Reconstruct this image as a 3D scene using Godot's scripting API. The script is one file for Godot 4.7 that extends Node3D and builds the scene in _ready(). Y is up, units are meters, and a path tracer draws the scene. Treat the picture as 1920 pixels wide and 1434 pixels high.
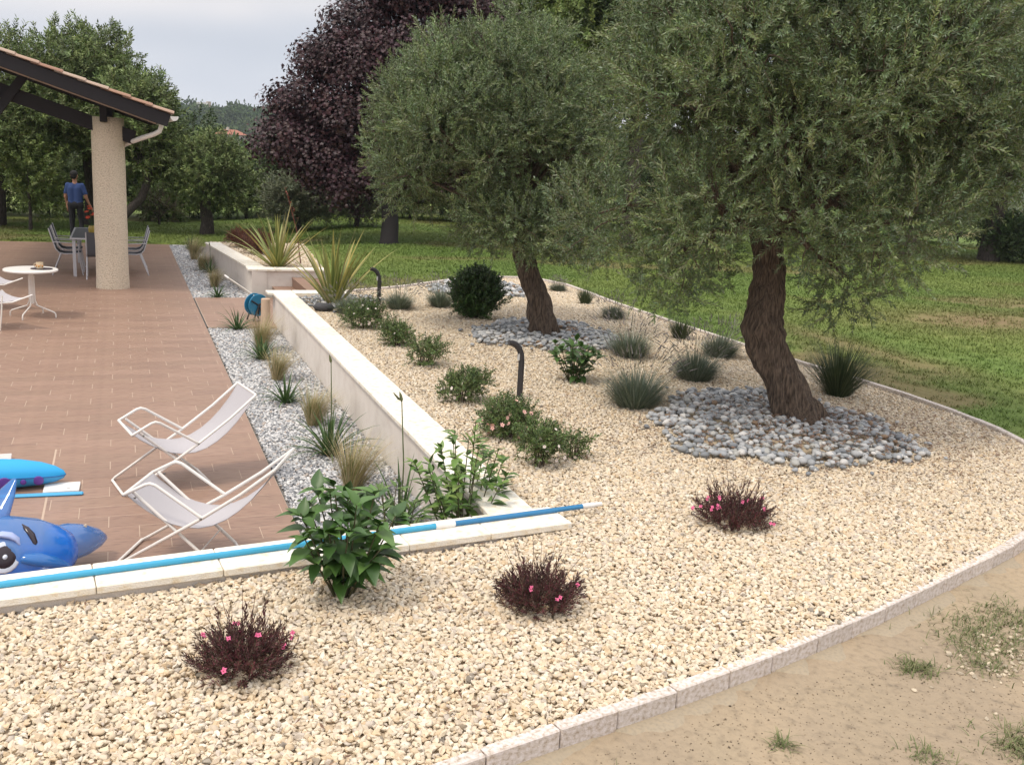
extends Node3D
# A garden terrace with gravel beds, olive trees, retaining walls and a tiled patio under a bright overcast sky.

var rng := RandomNumberGenerator.new()
var used := {}
var patch := FastNoiseLite.new()
var fine := FastNoiseLite.new()
var mats := {}


# ---------------------------------------------------------------- mesh builder
class Mb:
	var v := PackedVector3Array()
	var c := PackedColorArray()
	var idx := PackedInt32Array()
	var col := Color.WHITE
	var xf := Transform3D()

	func p(a: Vector3) -> int:
		v.append(xf * a)
		c.append(col)
		return v.size() - 1

	func t(a: int, b: int, d: int) -> void:   # counter-clockwise from outside
		idx.append(a); idx.append(d); idx.append(b)

	func q(a: int, b: int, d: int, e: int) -> void:
		t(a, b, d); t(a, d, e)

	func tri(a: Vector3, b: Vector3, d: Vector3) -> void:
		t(p(a), p(b), p(d))

	func quad(a: Vector3, b: Vector3, d: Vector3, e: Vector3) -> void:
		q(p(a), p(b), p(d), p(e))

	func box(ctr: Vector3, size: Vector3, bev := 0.0) -> void:
		var h := size / 2.0
		if bev <= 0.0:
			for ax in 3:
				for s in [-1.0, 1.0]:
					var n := Vector3.ZERO; n[ax] = s
					var u := Vector3.ZERO; u[(ax + 1) % 3] = s
					var w := Vector3.ZERO; w[(ax + 2) % 3] = 1.0
					quad(ctr + (n - u - w) * h, ctr + (n + u - w) * h, ctr + (n + u + w) * h, ctr + (n - u + w) * h)
			return
		var id := {}
		for sx in [-1, 1]:
			for sy in [-1, 1]:
				for sz in [-1, 1]:
					var s := Vector3(sx, sy, sz)
					for ax in 3:
						var k := h - Vector3.ONE * bev
						k[ax] = h[ax]
						id[[sx, sy, sz, ax]] = p(ctr + s * k)
		for ax in 3:
			var a1 := (ax + 1) % 3
			var a2 := (ax + 2) % 3
			for s in [-1, 1]:
				var f := []
				for e in [[-1, -1], [1, -1], [1, 1], [-1, 1]]:
					var k := [0, 0, 0]
					k[ax] = s; k[a1] = e[0] * s; k[a2] = e[1]
					f.append(id[[k[0], k[1], k[2], ax]])
				q(f[0], f[1], f[2], f[3])
			for s1 in [-1, 1]:
				for s2 in [-1, 1]:
					var f := []
					for e in [[-1, a1], [-1, a2], [1, a2], [1, a1]]:
						var k := [0, 0, 0]
						k[ax] = e[0]; k[a1] = s1; k[a2] = s2
						f.append(id[[k[0], k[1], k[2], e[1]]])
					if s1 * s2 < 0: q(f[0], f[1], f[2], f[3])
					else: q(f[3], f[2], f[1], f[0])
		for sx in [-1, 1]:
			for sy in [-1, 1]:
				for sz in [-1, 1]:
					if sx * sy * sz > 0: t(id[[sx, sy, sz, 0]], id[[sx, sy, sz, 1]], id[[sx, sy, sz, 2]])
					else: t(id[[sx, sy, sz, 0]], id[[sx, sy, sz, 2]], id[[sx, sy, sz, 1]])

	func tube(pts: Array, radii: Array, segs := 8, squash := 1.0, rough: FastNoiseLite = null, amp := 0.0) -> void:
		var n := pts.size()
		var side := Vector3.ZERO
		var rings := []
		for i in n:
			var d: Vector3 = (pts[mini(i + 1, n - 1)] - pts[maxi(i - 1, 0)]).normalized()
			if i == 0:
				side = d.cross(Vector3.UP if absf(d.y) < 0.9 else Vector3.RIGHT).normalized()
			else:
				side = (side - d * side.dot(d)).normalized()
			var other := d.cross(side)
			var r: float = radii[mini(i, radii.size() - 1)]
			var ring := []
			for k in segs:
				var a := TAU * k / segs
				var rr := r
				if rough:
					rr *= 1.0 + amp * rough.get_noise_3d(cos(a) * 1.2, sin(a) * 1.2, i * 0.35) + amp * 0.3 * rough.get_noise_3d(cos(a) * 7.0, sin(a) * 7.0, i * 0.16 + 40.0) + amp * 0.55 * rough.get_noise_3d(cos(a) * 3.0, sin(a) * 3.0, i * 0.1 + 9.0)
					rr *= 1.0 + 0.22 * cos(a * 4.0 + 0.8) * maxf(0.0, 1.0 - i / 7.0) * amp * 2.5
				ring.append(p(pts[i] + side * cos(a) * rr + other * sin(a) * rr * squash))
			rings.append(ring)
		for i in n - 1:
			for k in segs:
				var m := (k + 1) % segs
				q(rings[i][k], rings[i][m], rings[i + 1][m], rings[i + 1][k])
		for e in [0, n - 1]:
			var ctr := p(pts[e])
			for k in segs:
				var m := (k + 1) % segs
				if e == 0: t(ctr, rings[0][m], rings[0][k])
				else: t(ctr, rings[e][k], rings[e][m])

	func lathe(prof: Array, segs := 20, sx := 1.0, sz := 1.0) -> void:   # prof: Vector2(radius, y) from the top down
		var rings := []
		for k in prof:
			var ring := []
			for s in segs:
				var a := TAU * s / segs
				ring.append(p(Vector3(cos(a) * k.x * sx, k.y, sin(a) * k.x * sz)))
			rings.append(ring)
		for i in prof.size() - 1:
			for s in segs:
				var m := (s + 1) % segs
				q(rings[i][s], rings[i][m], rings[i + 1][m], rings[i + 1][s])

	func ball(ctr: Vector3, r: Vector3, segs := 14, rows := 8) -> void:
		var prof := []
		for i in rows + 1:
			var a := PI * i / rows
			prof.append(Vector2(maxf(sin(a), 0.001), cos(a)))
		var keep := xf
		xf = xf * Transform3D(Basis.from_scale(r), ctr)
		lathe(prof, segs)
		xf = keep

	func leaf(b: Vector3, d: Vector3, up: Vector3, ln: float, wd: float, fold := 0.15, droop := 0.0) -> void:   # four triangles folded along the rib
		var s := d.cross(up).normalized()
		var u := s.cross(d).normalized()
		var mid := b + d * ln * 0.5 + u * fold * wd
		var tip := b + d * ln - u * droop * ln
		var e := b + d * ln * 0.42 - u * fold * wd * 0.3
		var ib := p(b); var im := p(mid); var it := p(tip)
		var l := p(e + s * wd * 0.5); var r := p(e - s * wd * 0.5)
		t(ib, im, l); t(im, it, l); t(ib, r, im); t(im, r, it)

	func bigleaf(ln: float, wd: float, curl: float) -> void:   # along +x, ten-sided outline with a raised fold
		var prev := []
		for i in 6:
			var f := i / 5.0
			var w: float = wd * 0.5 * sin(PI * pow(f, 0.75)) * (1.0 - 0.25 * f)
			var x := ln * f
			var y := -curl * f * f * ln
			var ed := y + w * 0.35
			var row := [p(Vector3(x, ed, -w)), p(Vector3(x, y, 0)), p(Vector3(x, ed, w))]
			if i:
				q(prev[0], prev[1], row[1], row[0])
				q(prev[1], prev[2], row[2], row[1])
			prev = row

	func blade(b: Vector3, dir: Vector3, ln: float, wd: float, bend: float, segs := 4, keel := 0.0, power := 1.0) -> void:   # grass or strap leaf that arches over
		var flat := Vector3(dir.x, 0, dir.z)
		flat = flat.normalized() if flat.length() > 0.01 else Vector3.RIGHT
		var s := flat.cross(Vector3.UP)
		var pos := b
		var d := dir.normalized()
		var prev := []
		for i in segs + 1:
			var f := float(i) / segs
			var w := wd * 0.5 * (1.0 - pow(f, 2.2 * power)) + 0.0004
			var nrm := s.cross(d)
			var row := [p(pos - s * w + nrm * keel * w), p(pos - nrm * keel * w * 0.4), p(pos + s * w + nrm * keel * w)] if keel > 0.0 else [p(pos - s * w), p(pos + s * w)]
			if i:
				for k in row.size() - 1:
					q(prev[k], prev[k + 1], row[k + 1], row[k])
			prev = row
			d = (d + (flat * 0.5 + Vector3.DOWN) * bend / segs * (0.4 + f)).normalized()
			pos += d * ln / segs

	func sheet(rows: Array) -> void:   # rows of equal length
		var prev := []
		for r in rows:
			var now := []
			for a in r: now.append(p(a))
			if prev:
				for k in now.size() - 1: q(prev[k], prev[k + 1], now[k + 1], now[k])
			prev = now

	func mesh(m: Material = null, flat := false) -> ArrayMesh:
		var arr := []
		arr.resize(Mesh.ARRAY_MAX)
		if flat:
			var fv := PackedVector3Array(); var fc := PackedColorArray(); var fn := PackedVector3Array()
			for i in range(0, idx.size(), 3):
				var a := v[idx[i]]; var b := v[idx[i + 1]]; var d := v[idx[i + 2]]
				var n := (d - a).cross(b - a).normalized()
				for k in 3:
					fv.append(v[idx[i + k]]); fc.append(c[idx[i + k]]); fn.append(n)
			arr[Mesh.ARRAY_VERTEX] = fv; arr[Mesh.ARRAY_COLOR] = fc; arr[Mesh.ARRAY_NORMAL] = fn
		else:
			var n := PackedVector3Array()
			n.resize(v.size())
			for i in range(0, idx.size(), 3):
				var a := v[idx[i]]; var b := v[idx[i + 1]]; var d := v[idx[i + 2]]
				var k := (d - a).cross(b - a)
				n[idx[i]] += k; n[idx[i + 1]] += k; n[idx[i + 2]] += k
			for i in n.size(): n[i] = n[i].normalized() if n[i].length_squared() > 0.0 else Vector3.UP
			arr[Mesh.ARRAY_VERTEX] = v; arr[Mesh.ARRAY_COLOR] = c; arr[Mesh.ARRAY_NORMAL] = n; arr[Mesh.ARRAY_INDEX] = idx
		var out := ArrayMesh.new()
		out.add_surface_from_arrays(Mesh.PRIMITIVE_TRIANGLES, arr)
		if m: out.surface_set_material(0, m)
		return out


# ---------------------------------------------------------------- nodes
func numbered(called: String, parent: Node) -> String:
	var key := "%d/%s" % [parent.get_instance_id(), called]
	var n: int = used.get(key, 0)
	used[key] = n + 1
	return called if n == 0 else "%s_%03d" % [called, n]

func tag(o: Node, label := "", category := "", group := "", kind := "") -> Node:
	for e in [["label", label], ["category", category], ["group", group], ["kind", kind]]:
		if e[1] != "": o.set_meta(e[0], e[1])
	return o

func thing(called: String, label: String, category: String, at := Vector3.ZERO, turn := 0.0, group := "") -> Node3D:
	var o := Node3D.new()
	o.name = numbered(called, self)
	add_child(o, true)
	o.position = at
	o.rotation.y = turn
	tag(o, label, category, group)
	return o

func part(called: String, m: Mesh, parent: Node, at := Transform3D()) -> MeshInstance3D:
	var o := MeshInstance3D.new()
	o.name = numbered(called, parent)
	o.mesh = m
	parent.add_child(o, true)
	o.transform = at
	return o

func many(called: String, m: Mesh, xs: Array, cs: Array, parent: Node) -> MultiMeshInstance3D:
	var mm := MultiMesh.new()
	mm.transform_format = MultiMesh.TRANSFORM_3D
	mm.use_colors = true
	mm.mesh = m
	mm.instance_count = xs.size()
	for i in xs.size():
		mm.set_instance_transform(i, xs[i])
		mm.set_instance_color(i, cs[i])
	var o := MultiMeshInstance3D.new()
	o.name = numbered(called, parent)
	o.multimesh = mm
	parent.add_child(o, true)
	o.set_meta("kind", "stuff")
	return o

func copy(o: Node3D, label: String, at: Vector3, turn: float, group := "") -> Node3D:
	var r: Node3D = o.duplicate()
	r.name = numbered(String(o.name).rstrip("_0123456789"), self)
	add_child(r, true)
	r.position = at
	r.rotation.y = turn
	r.set_meta("label", label)
	if group: r.set_meta("group", group)
	return r

func lin(r: float, g: float, b: float) -> Color:
	return Color(r, g, b).linear_to_srgb()

func mat(called: String, r: float, g: float, b: float, rough := 0.8, metal := 0.0) -> StandardMaterial3D:
	if mats.has(called): return mats[called]
	var m := StandardMaterial3D.new()
	m.resource_name = called
	m.albedo_color = lin(r, g, b)
	m.roughness = rough
	m.metallic = metal
	mats[called] = m
	return m

func vmat(called: String, rough := 0.7, back := 0.0, backcol := Color(1, 1, 1)) -> StandardMaterial3D:   # colour comes from the vertices and the copies
	if mats.has(called): return mats[called]
	var m := mat(called, 1, 1, 1, rough)
	m.vertex_color_use_as_albedo = true
	if back > 0.0:
		m.backlight_enabled = true
		m.backlight = Color(back * backcol.r, back * backcol.g, back * backcol.b)
	return m

func noise_tex(freq: float, ramp: Array, sd: int, oct := 4, size := 512, kind := FastNoiseLite.TYPE_SIMPLEX_SMOOTH) -> NoiseTexture2D:
	var n := FastNoiseLite.new()
	n.noise_type = kind
	n.frequency = freq
	n.seed = sd
	n.fractal_octaves = oct
	var x := NoiseTexture2D.new()
	x.width = size; x.height = size
	x.seamless = true
	x.noise = n
	if ramp:
		var g := Gradient.new()
		var offs := PackedFloat32Array(); var cols := PackedColorArray()
		for i in ramp.size():
			offs.append(float(i) / (ramp.size() - 1))
			cols.append(ramp[i])
		g.offsets = offs; g.colors = cols
		x.color_ramp = g
	return x

func tri_tex(m: StandardMaterial3D, tex: Texture2D, scale: Vector3, bump: Texture2D = null, depth := 0.0) -> StandardMaterial3D:
	m.albedo_texture = tex
	m.uv1_triplanar = true
	m.uv1_world_triplanar = true
	m.uv1_scale = scale
	if bump:
		m.heightmap_enabled = true
		m.heightmap_texture = bump
		m.heightmap_scale = depth
	return m

func grey(a: float) -> Color: return Color(a, a, a)

func rv(s := 1.0) -> Vector3:   # random direction times s
	var y := rng.randf_range(-1, 1)
	var a := rng.randf() * TAU
	var r := sqrt(1 - y * y)
	return Vector3(r * cos(a), y, r * sin(a)) * s

func aim(up: Vector3, spin: float) -> Basis:   # y along «up»
	var y := up.normalized()
	var x := y.cross(Vector3.FORWARD if absf(y.z) < 0.9 else Vector3.RIGHT).normalized()
	return Basis(x, y, x.cross(y)).rotated(y, spin)

func mixc(a: Color, b: Color, f: float) -> Color: return a.lerp(b, f)

func sstep(a: float, b: float, x: float) -> float: return smoothstep(a, b, x)


# ---------------------------------------------------------------- the lie of the land
var bed_line := PackedVector2Array()
var kerb_pts: Array[Vector2] = []

func front_z(x: float) -> float: return -5.115 - 0.0935 * (x + 0.6)   # centre line of the low front wall

func bed_h(x: float, z: float) -> float:
	var h := 0.43
	h += 0.10 * exp(-(pow(x - 5.7, 2) + pow(z + 7.1, 2)) / 1.7)
	h += 0.07 * exp(-(pow(x - 5.15, 2) + pow(z + 11.6, 2)) / 1.7)
	h += 0.05 * exp(-(pow(x - 3.6, 2) + pow(z + 4.4, 2)) / 3.0)
	return h + 0.012 * fine.get_noise_2d(x * 30, z * 30)

func ground_h(x: float, z: float) -> float:
	var hi := lerpf(0.40, 0.375, sstep(-6.5, -4.5, z)) + 0.03 * patch.get_noise_2d(x * 3, z * 3) * sstep(8.2, 10.0, x)
	var a := lerpf(sstep(1.5, 7.0, x), sstep(2.5, 3.0, x), sstep(-25.0, -23.6, z))
	if z > -18.35 and z < -15.55: a = sstep(3.42, 3.6, x)
	var low := -0.16 if z > -27.45 else 0.0
	var y := lerpf(low, hi, a)
	y = lerpf(y, hi, sstep(-5.0, -4.7, z))
	var d := Vector2(x, z).length()
	return y - 5.0 * sstep(48, 160, d) - 0.02 * maxf(d - 160.0, 0.0) * (1.0 if d < 900 else 0.0)

func ground_c(x: float, z: float) -> Color:
	var n := patch.get_noise_2d(x * 9, z * 9)
	var f := fine.get_noise_2d(x * 55, z * 55)
	var grass := mixc(Color(0.112, 0.178, 0.03), Color(0.175, 0.215, 0.046), clampf(0.5 + n * 1.1 + f * 0.3, 0, 1))
	var bare := Color(0.19, 0.125, 0.065)
	var b := sstep(0.16, 0.42, patch.get_noise_2d(x * 6 + 300, z * 11 - 70) + f * 0.18)
	b = maxf(b * 0.7, exp(-(pow((x - 14.2) / 2.6, 2) + pow((z + 12.8) / 1.3, 2))) * 0.9)     # bare patch under the far trees
	b = maxf(b, exp(-(pow((x - 23.0) / 3.0, 2) + pow((z + 24.0) / 1.6, 2))) * 0.8)
	b = maxf(b, 0.7 * exp(-pow((x - 9.6) / 0.5, 2)) * sstep(-14.5, -11.5, z) * (1.0 - sstep(-9.5, -8.0, z)))   # worn track
	var c := mixc(grass, bare, clampf(b, 0, 1))
	var dirt := mixc(Color(0.39, 0.305, 0.205), Color(0.315, 0.25, 0.175), clampf(0.5 + n * 1.6 + f * 0.9, 0, 1))
	return mixc(c, dirt, sstep(-6.3, -5.0, z + f * 0.5))

func catmull(pts: Array[Vector2], step: float) -> Array[Vector2]:
	var out: Array[Vector2] = []
	for i in pts.size() - 1:
		var a := pts[maxi(i - 1, 0)]; var b := pts[i]; var c := pts[i + 1]; var d := pts[mini(i + 2, pts.size() - 1)]
		var k := maxi(2, int(b.distance_to(c) / step))
		for j in k:
			out.append(b.cubic_interpolate(c, a, d, float(j) / k))
	out.append(pts[-1])
	return out


func _ready() -> void:
	rng.seed = 7
	patch.seed = 3; patch.frequency = 0.02; patch.fractal_octaves = 3
	fine.seed = 11; fine.frequency = 0.02; fine.fractal_octaves = 3

	# camera
	var cam := Camera3D.new()
	cam.name = "camera"
	cam.fov = 42.79
	cam.far = 3000.0
	cam.near = 0.05
	add_child(cam)
	cam.position = Vector3(0, 2.75, 0)
	cam.basis = Basis(Vector3.UP, deg_to_rad(-22.14)) * Basis(Vector3.RIGHT, deg_to_rad(-12.978)) * Basis(Vector3.BACK, deg_to_rad(3.34))
	cam.current = true

	# sky, sun, exposure
	var env := Environment.new()
	env.background_mode = Environment.BG_SKY
	env.sky = Sky.new()
	env.sky.sky_material = overcast()
	env.tonemap_mode = Environment.TONE_MAPPER_LINEAR
	env.tonemap_exposure = 1.17
	env.sdfgi_enabled = true
	env.ssao_enabled = true
	env.ssil_enabled = true
	env.fog_enabled = true
	env.fog_density = 0.00028
	env.fog_light_color = Color(0.86, 0.9, 0.96)
	var we := WorldEnvironment.new()
	we.name = "world_environment"
	we.environment = env
	add_child(we)
	var sun := DirectionalLight3D.new()
	sun.name = "sun"
	sun.light_energy = 0.5
	sun.light_color = Color(1.0, 0.955, 0.88)
	sun.light_angular_distance = 10.0
	sun.shadow_enabled = true
	add_child(sun)
	sun.look_at_from_position(Vector3.ZERO, -Vector3(-0.48, 1.0, 0.18), Vector3.UP)

	outlines()
	setting()
	walls()
	terrace()
	porch()
	trees()
	stones()
	bed_plants()
	strip_plants()
	furniture()
	toys_and_tools()
	person()
	far_things()


func overcast() -> Material:
	var w := 512
	var h := 256
	var im := Image.create(w, h, false, Image.FORMAT_RGBF)
	var n := FastNoiseLite.new()
	n.seed = 5; n.frequency = 1.9; n.fractal_octaves = 5
	for y in h:
		var el := PI * (0.5 - (y + 0.5) / h)
		for x in w:
			var az := TAU * (x + 0.5) / w
			var d := Vector3(cos(el) * sin(az), sin(el), cos(el) * cos(az))
			var k := Vector3(d.x, d.y * 5.0, d.z)
			var cl := clampf(0.5 + 0.9 * n.get_noise_3dv(k), 0, 1)
			var e := maxf(d.y, 0.0)
			var c := mixc(Color(0.60, 0.64, 0.715), Color(0.755, 0.735, 0.745), sstep(0.0, 0.2, e + (cl - 0.5) * 0.2))
			c *= lerpf(0.91, 1.06, cl) * (1.0 + 1.05 * sstep(0.16, 0.95, e))
			if d.y < 0.0: c = Color(0.25, 0.24, 0.2)
			im.set_pixel(x, y, c)
	var m := PanoramaSkyMaterial.new()
	m.panorama = ImageTexture.create_from_image(im)
	return m


func outlines() -> void:
	kerb_pts = [Vector2(3.15, -15.66), Vector2(4.4, -16.35), Vector2(5.8, -17.4), Vector2(7.0, -17.85), Vector2(7.75, -17.55), Vector2(7.82, -16.4), Vector2(7.72, -14.2), Vector2(7.76, -12.4), Vector2(7.82, -10.6), Vector2(7.92, -9.2),
		Vector2(7.97, -8.2), Vector2(7.92, -7.2), Vector2(7.72, -6.35), Vector2(7.25, -5.6), Vector2(6.5, -4.95), Vector2(5.6, -4.45), Vector2(4.5, -4.05), Vector2(3.44, -3.70), Vector2(2.4, -3.42), Vector2(1.28, -3.18), Vector2(0.2, -2.95), Vector2(-1.6, -2.7)]
	var c := catmull(kerb_pts, 0.25)
	bed_line = PackedVector2Array(c)
	for q in [Vector2(-1.6, front_z(-1.6) + 0.13), Vector2(2.52, front_z(2.52) + 0.13), Vector2(2.6, -5.5), Vector2(2.44, -5.6), Vector2(2.44, -15.55)]:
		bed_line.append(q)


# ---------------------------------------------------------------- setting
func setting() -> void:
	# ground, one sheet out to the horizon
	var g := vmat("ground earth", 0.95)
	tri_tex(g, noise_tex(0.03, [grey(0.78), grey(0.95), grey(1.0), grey(1.0), grey(0.97)], 21, 6), Vector3(0.8, 0.8, 0.8), noise_tex(0.03, [], 22, 6), 1.3)
	var xs := []; var zs := []
	for k in [-900, -400, -200, -120, -80, -50, -35, -25, -18, -13, -10, -8, -6, -4.5, -3.5, -2.5]: xs.append(float(k))
	var a := -2.0
	while a < 18.0: xs.append(a); a += 0.25
	for k in [18.0, 19, 20, 22, 24, 27, 30, 35, 45, 60, 90, 140, 220, 400, 900]: xs.append(float(k))
	for k in [900, 400, 150, 60, 25, 12, 7, 4]: zs.append(float(k))
	a = 2.0
	while a > -27.3: zs.append(a); a -= 0.25
	zs.append(-27.43); zs.append(-27.47)
	for k in [-28.0, -28.6, -29.2, -30, -31, -32, -33, -35, -38, -42, -48, -58, -70, -90, -120, -160, -220, -300, -450, -700, -1200]: zs.append(float(k))
	var b := Mb.new()
	var rows := []
	for z in zs:
		var r := []
		for x in xs: r.append(b.v.size() + r.size())
		for x in xs:
			b.col = ground_c(x, z)
			b.p(Vector3(x, ground_h(x, z), z))
		rows.append(r)
	for i in rows.size() - 1:
		for k in xs.size() - 1:
			b.q(rows[i][k], rows[i][k + 1], rows[i + 1][k + 1], rows[i + 1][k])
	tag(part("ground", b.mesh(g), self), "lawn and bare sandy earth around the gravel bed", "", "", "structure")

	# earth sheet under the cream gravel
	var e := mat("gravel bed base", 0.5, 0.41, 0.295, 0.95)
	b = Mb.new()
	# a fine grid cut to the outline
	var x0 := -1.6
	var cell := 0.1
	var grid := {}
	for i in 100:
		for j in 158:
			var c := Vector2(x0 + i * cell, -18.2 + j * cell)
			var ok := true
			for o in [[-0.2, -0.2], [1.2, -0.2], [-0.2, 1.2], [1.2, 1.2]]:
				if not Geometry2D.is_point_in_polygon(c + Vector2(o[0], o[1]) * cell, bed_line): ok = false
			if ok:
				var qd := []
				for o in [[0, 1], [1, 1], [1, 0], [0, 0]]:
					var key := Vector2i(i + o[0], j + o[1])
					if not grid.has(key):
						var w := Vector2(x0 + key.x * cell, -18.2 + key.y * cell)
						grid[key] = b.p(Vector3(w.x, bed_h(w.x, w.y) - 0.015, w.y))
					qd.append(grid[key])
				b.q(qd[0], qd[1], qd[2], qd[3])
	tag(part("gravel_bed_base", b.mesh(e), self), "sandy base showing between the cream gravel stones", "", "", "structure")

	# earth under the grey gravel strip
	b = Mb.new()
	b.quad(Vector3(1.15, -0.04, -5.35), Vector3(2.2, -0.04, -5.35), Vector3(2.2, -0.04, -15.1), Vector3(1.15, -0.04, -15.1))
	b.quad(Vector3(1.15, -0.044, -17.95), Vector3(2.2, -0.044, -17.95), Vector3(2.2, -0.044, -27.4), Vector3(1.15, -0.044, -27.4))
	tag(part("gravel_strip_base", b.mesh(mat("dark strip base", 0.2, 0.19, 0.18, 0.95)), self), "dark base under the grey gravel strip", "", "", "structure")

	# kerb of concrete stones
	var km := vmat("kerb concrete", 0.9)
	tri_tex(km, noise_tex(0.05, [Color(0.66, 0.59, 0.51), Color(0.87, 0.84, 0.80), Color(0.95, 0.93, 0.92), Color(1, 1, 1)], 31, 6), Vector3(1.3, 1.3, 1.3), noise_tex(0.2, [], 32, 3), 0.2)
	var kerb := thing("kerb_edging", "pale concrete edging stones curving round the cream gravel bed", "kerb")
	var line := catmull(kerb_pts, 0.02)
	var i0 := 0
	while i0 < line.size() - 3:
		var z: float = line[i0].y
		var want := rng.randf_range(0.28, 0.36) if z > -7.4 else rng.randf_range(0.6, 1.0)
		var i1 := i0
		while i1 < line.size() - 1 and line[i0].distance_to(line[i1]) < want: i1 += 1
		var m: Vector2 = (line[i0] + line[i1]) / 2
		var dv: Vector2 = line[i1] - line[i0]
		b = Mb.new()
		b.col = grey(rng.randf_range(0.72, 0.80)) * Color(1.0, 0.955, 0.935)
		b.box(Vector3.ZERO, Vector3(dv.length() - 0.006, 0.26, 0.062), 0.006)
		var top := 0.472 + rng.randf_range(-0.003, 0.003)
		part("kerb_stone", b.mesh(km, true), kerb, Transform3D(Basis(Vector3.UP, -dv.angle() + rng.randf_range(-0.01, 0.01)), Vector3(m.x, top - 0.13, m.y)))
		i0 = i1
	# cement haunch along the outside of the kerb
	b = Mb.new()
	b.col = Color(1, 1, 1)
	var rws := []
	for i in range(0, line.size() - 1, 3):
		var q: Vector2 = line[i]
		if q.y < -7.0: continue
		var dv: Vector2 = (line[i + 1] - q).normalized()
		var out := Vector2(-dv.y, dv.x)
		if out.y < 0: out = -out
		var wd: float = 0.012 + 0.15 * clampf(0.25 + 2.2 * fine.get_noise_2d(q.x * 110, q.y * 110), 0, 1)
		var row := []
		for f in [0.0, 0.5, 1.0]:
			var k: Vector2 = q + out * (0.02 + wd * f)
			row.append(Vector3(k.x, ground_h(k.x, k.y) + lerpf(0.008, -0.006, f * f * f), k.y))
		rws.append(row)
	b.sheet(rws)
	var hm := tri_tex(mat("cement", 1, 1, 1, 0.95), noise_tex(0.05, [lin(0.27, 0.225, 0.16), lin(0.34, 0.285, 0.21), lin(0.38, 0.30, 0.20)], 33, 5), Vector3(1.4, 1.4, 1.4))
	hm.cull_mode = BaseMaterial3D.CULL_DISABLED
	tag(part("cement_path", b.mesh(hm), self), "rough grey cement along the foot of the edging", "", "", "structure")


# ---------------------------------------------------------------- walls and steps
func slab(parent: Node, m: Material, a: Vector3, size: Vector3, turn := 0.0) -> void:
	var b := Mb.new()
	b.col = mixc(Color(0.80, 0.765, 0.69), Color(0.86, 0.835, 0.775), rng.randf())
	b.box(Vector3.ZERO, size, 0.006)
	part("coping_slab", b.mesh(m, true), parent, Transform3D(Basis(Vector3.UP, turn), a))

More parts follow.
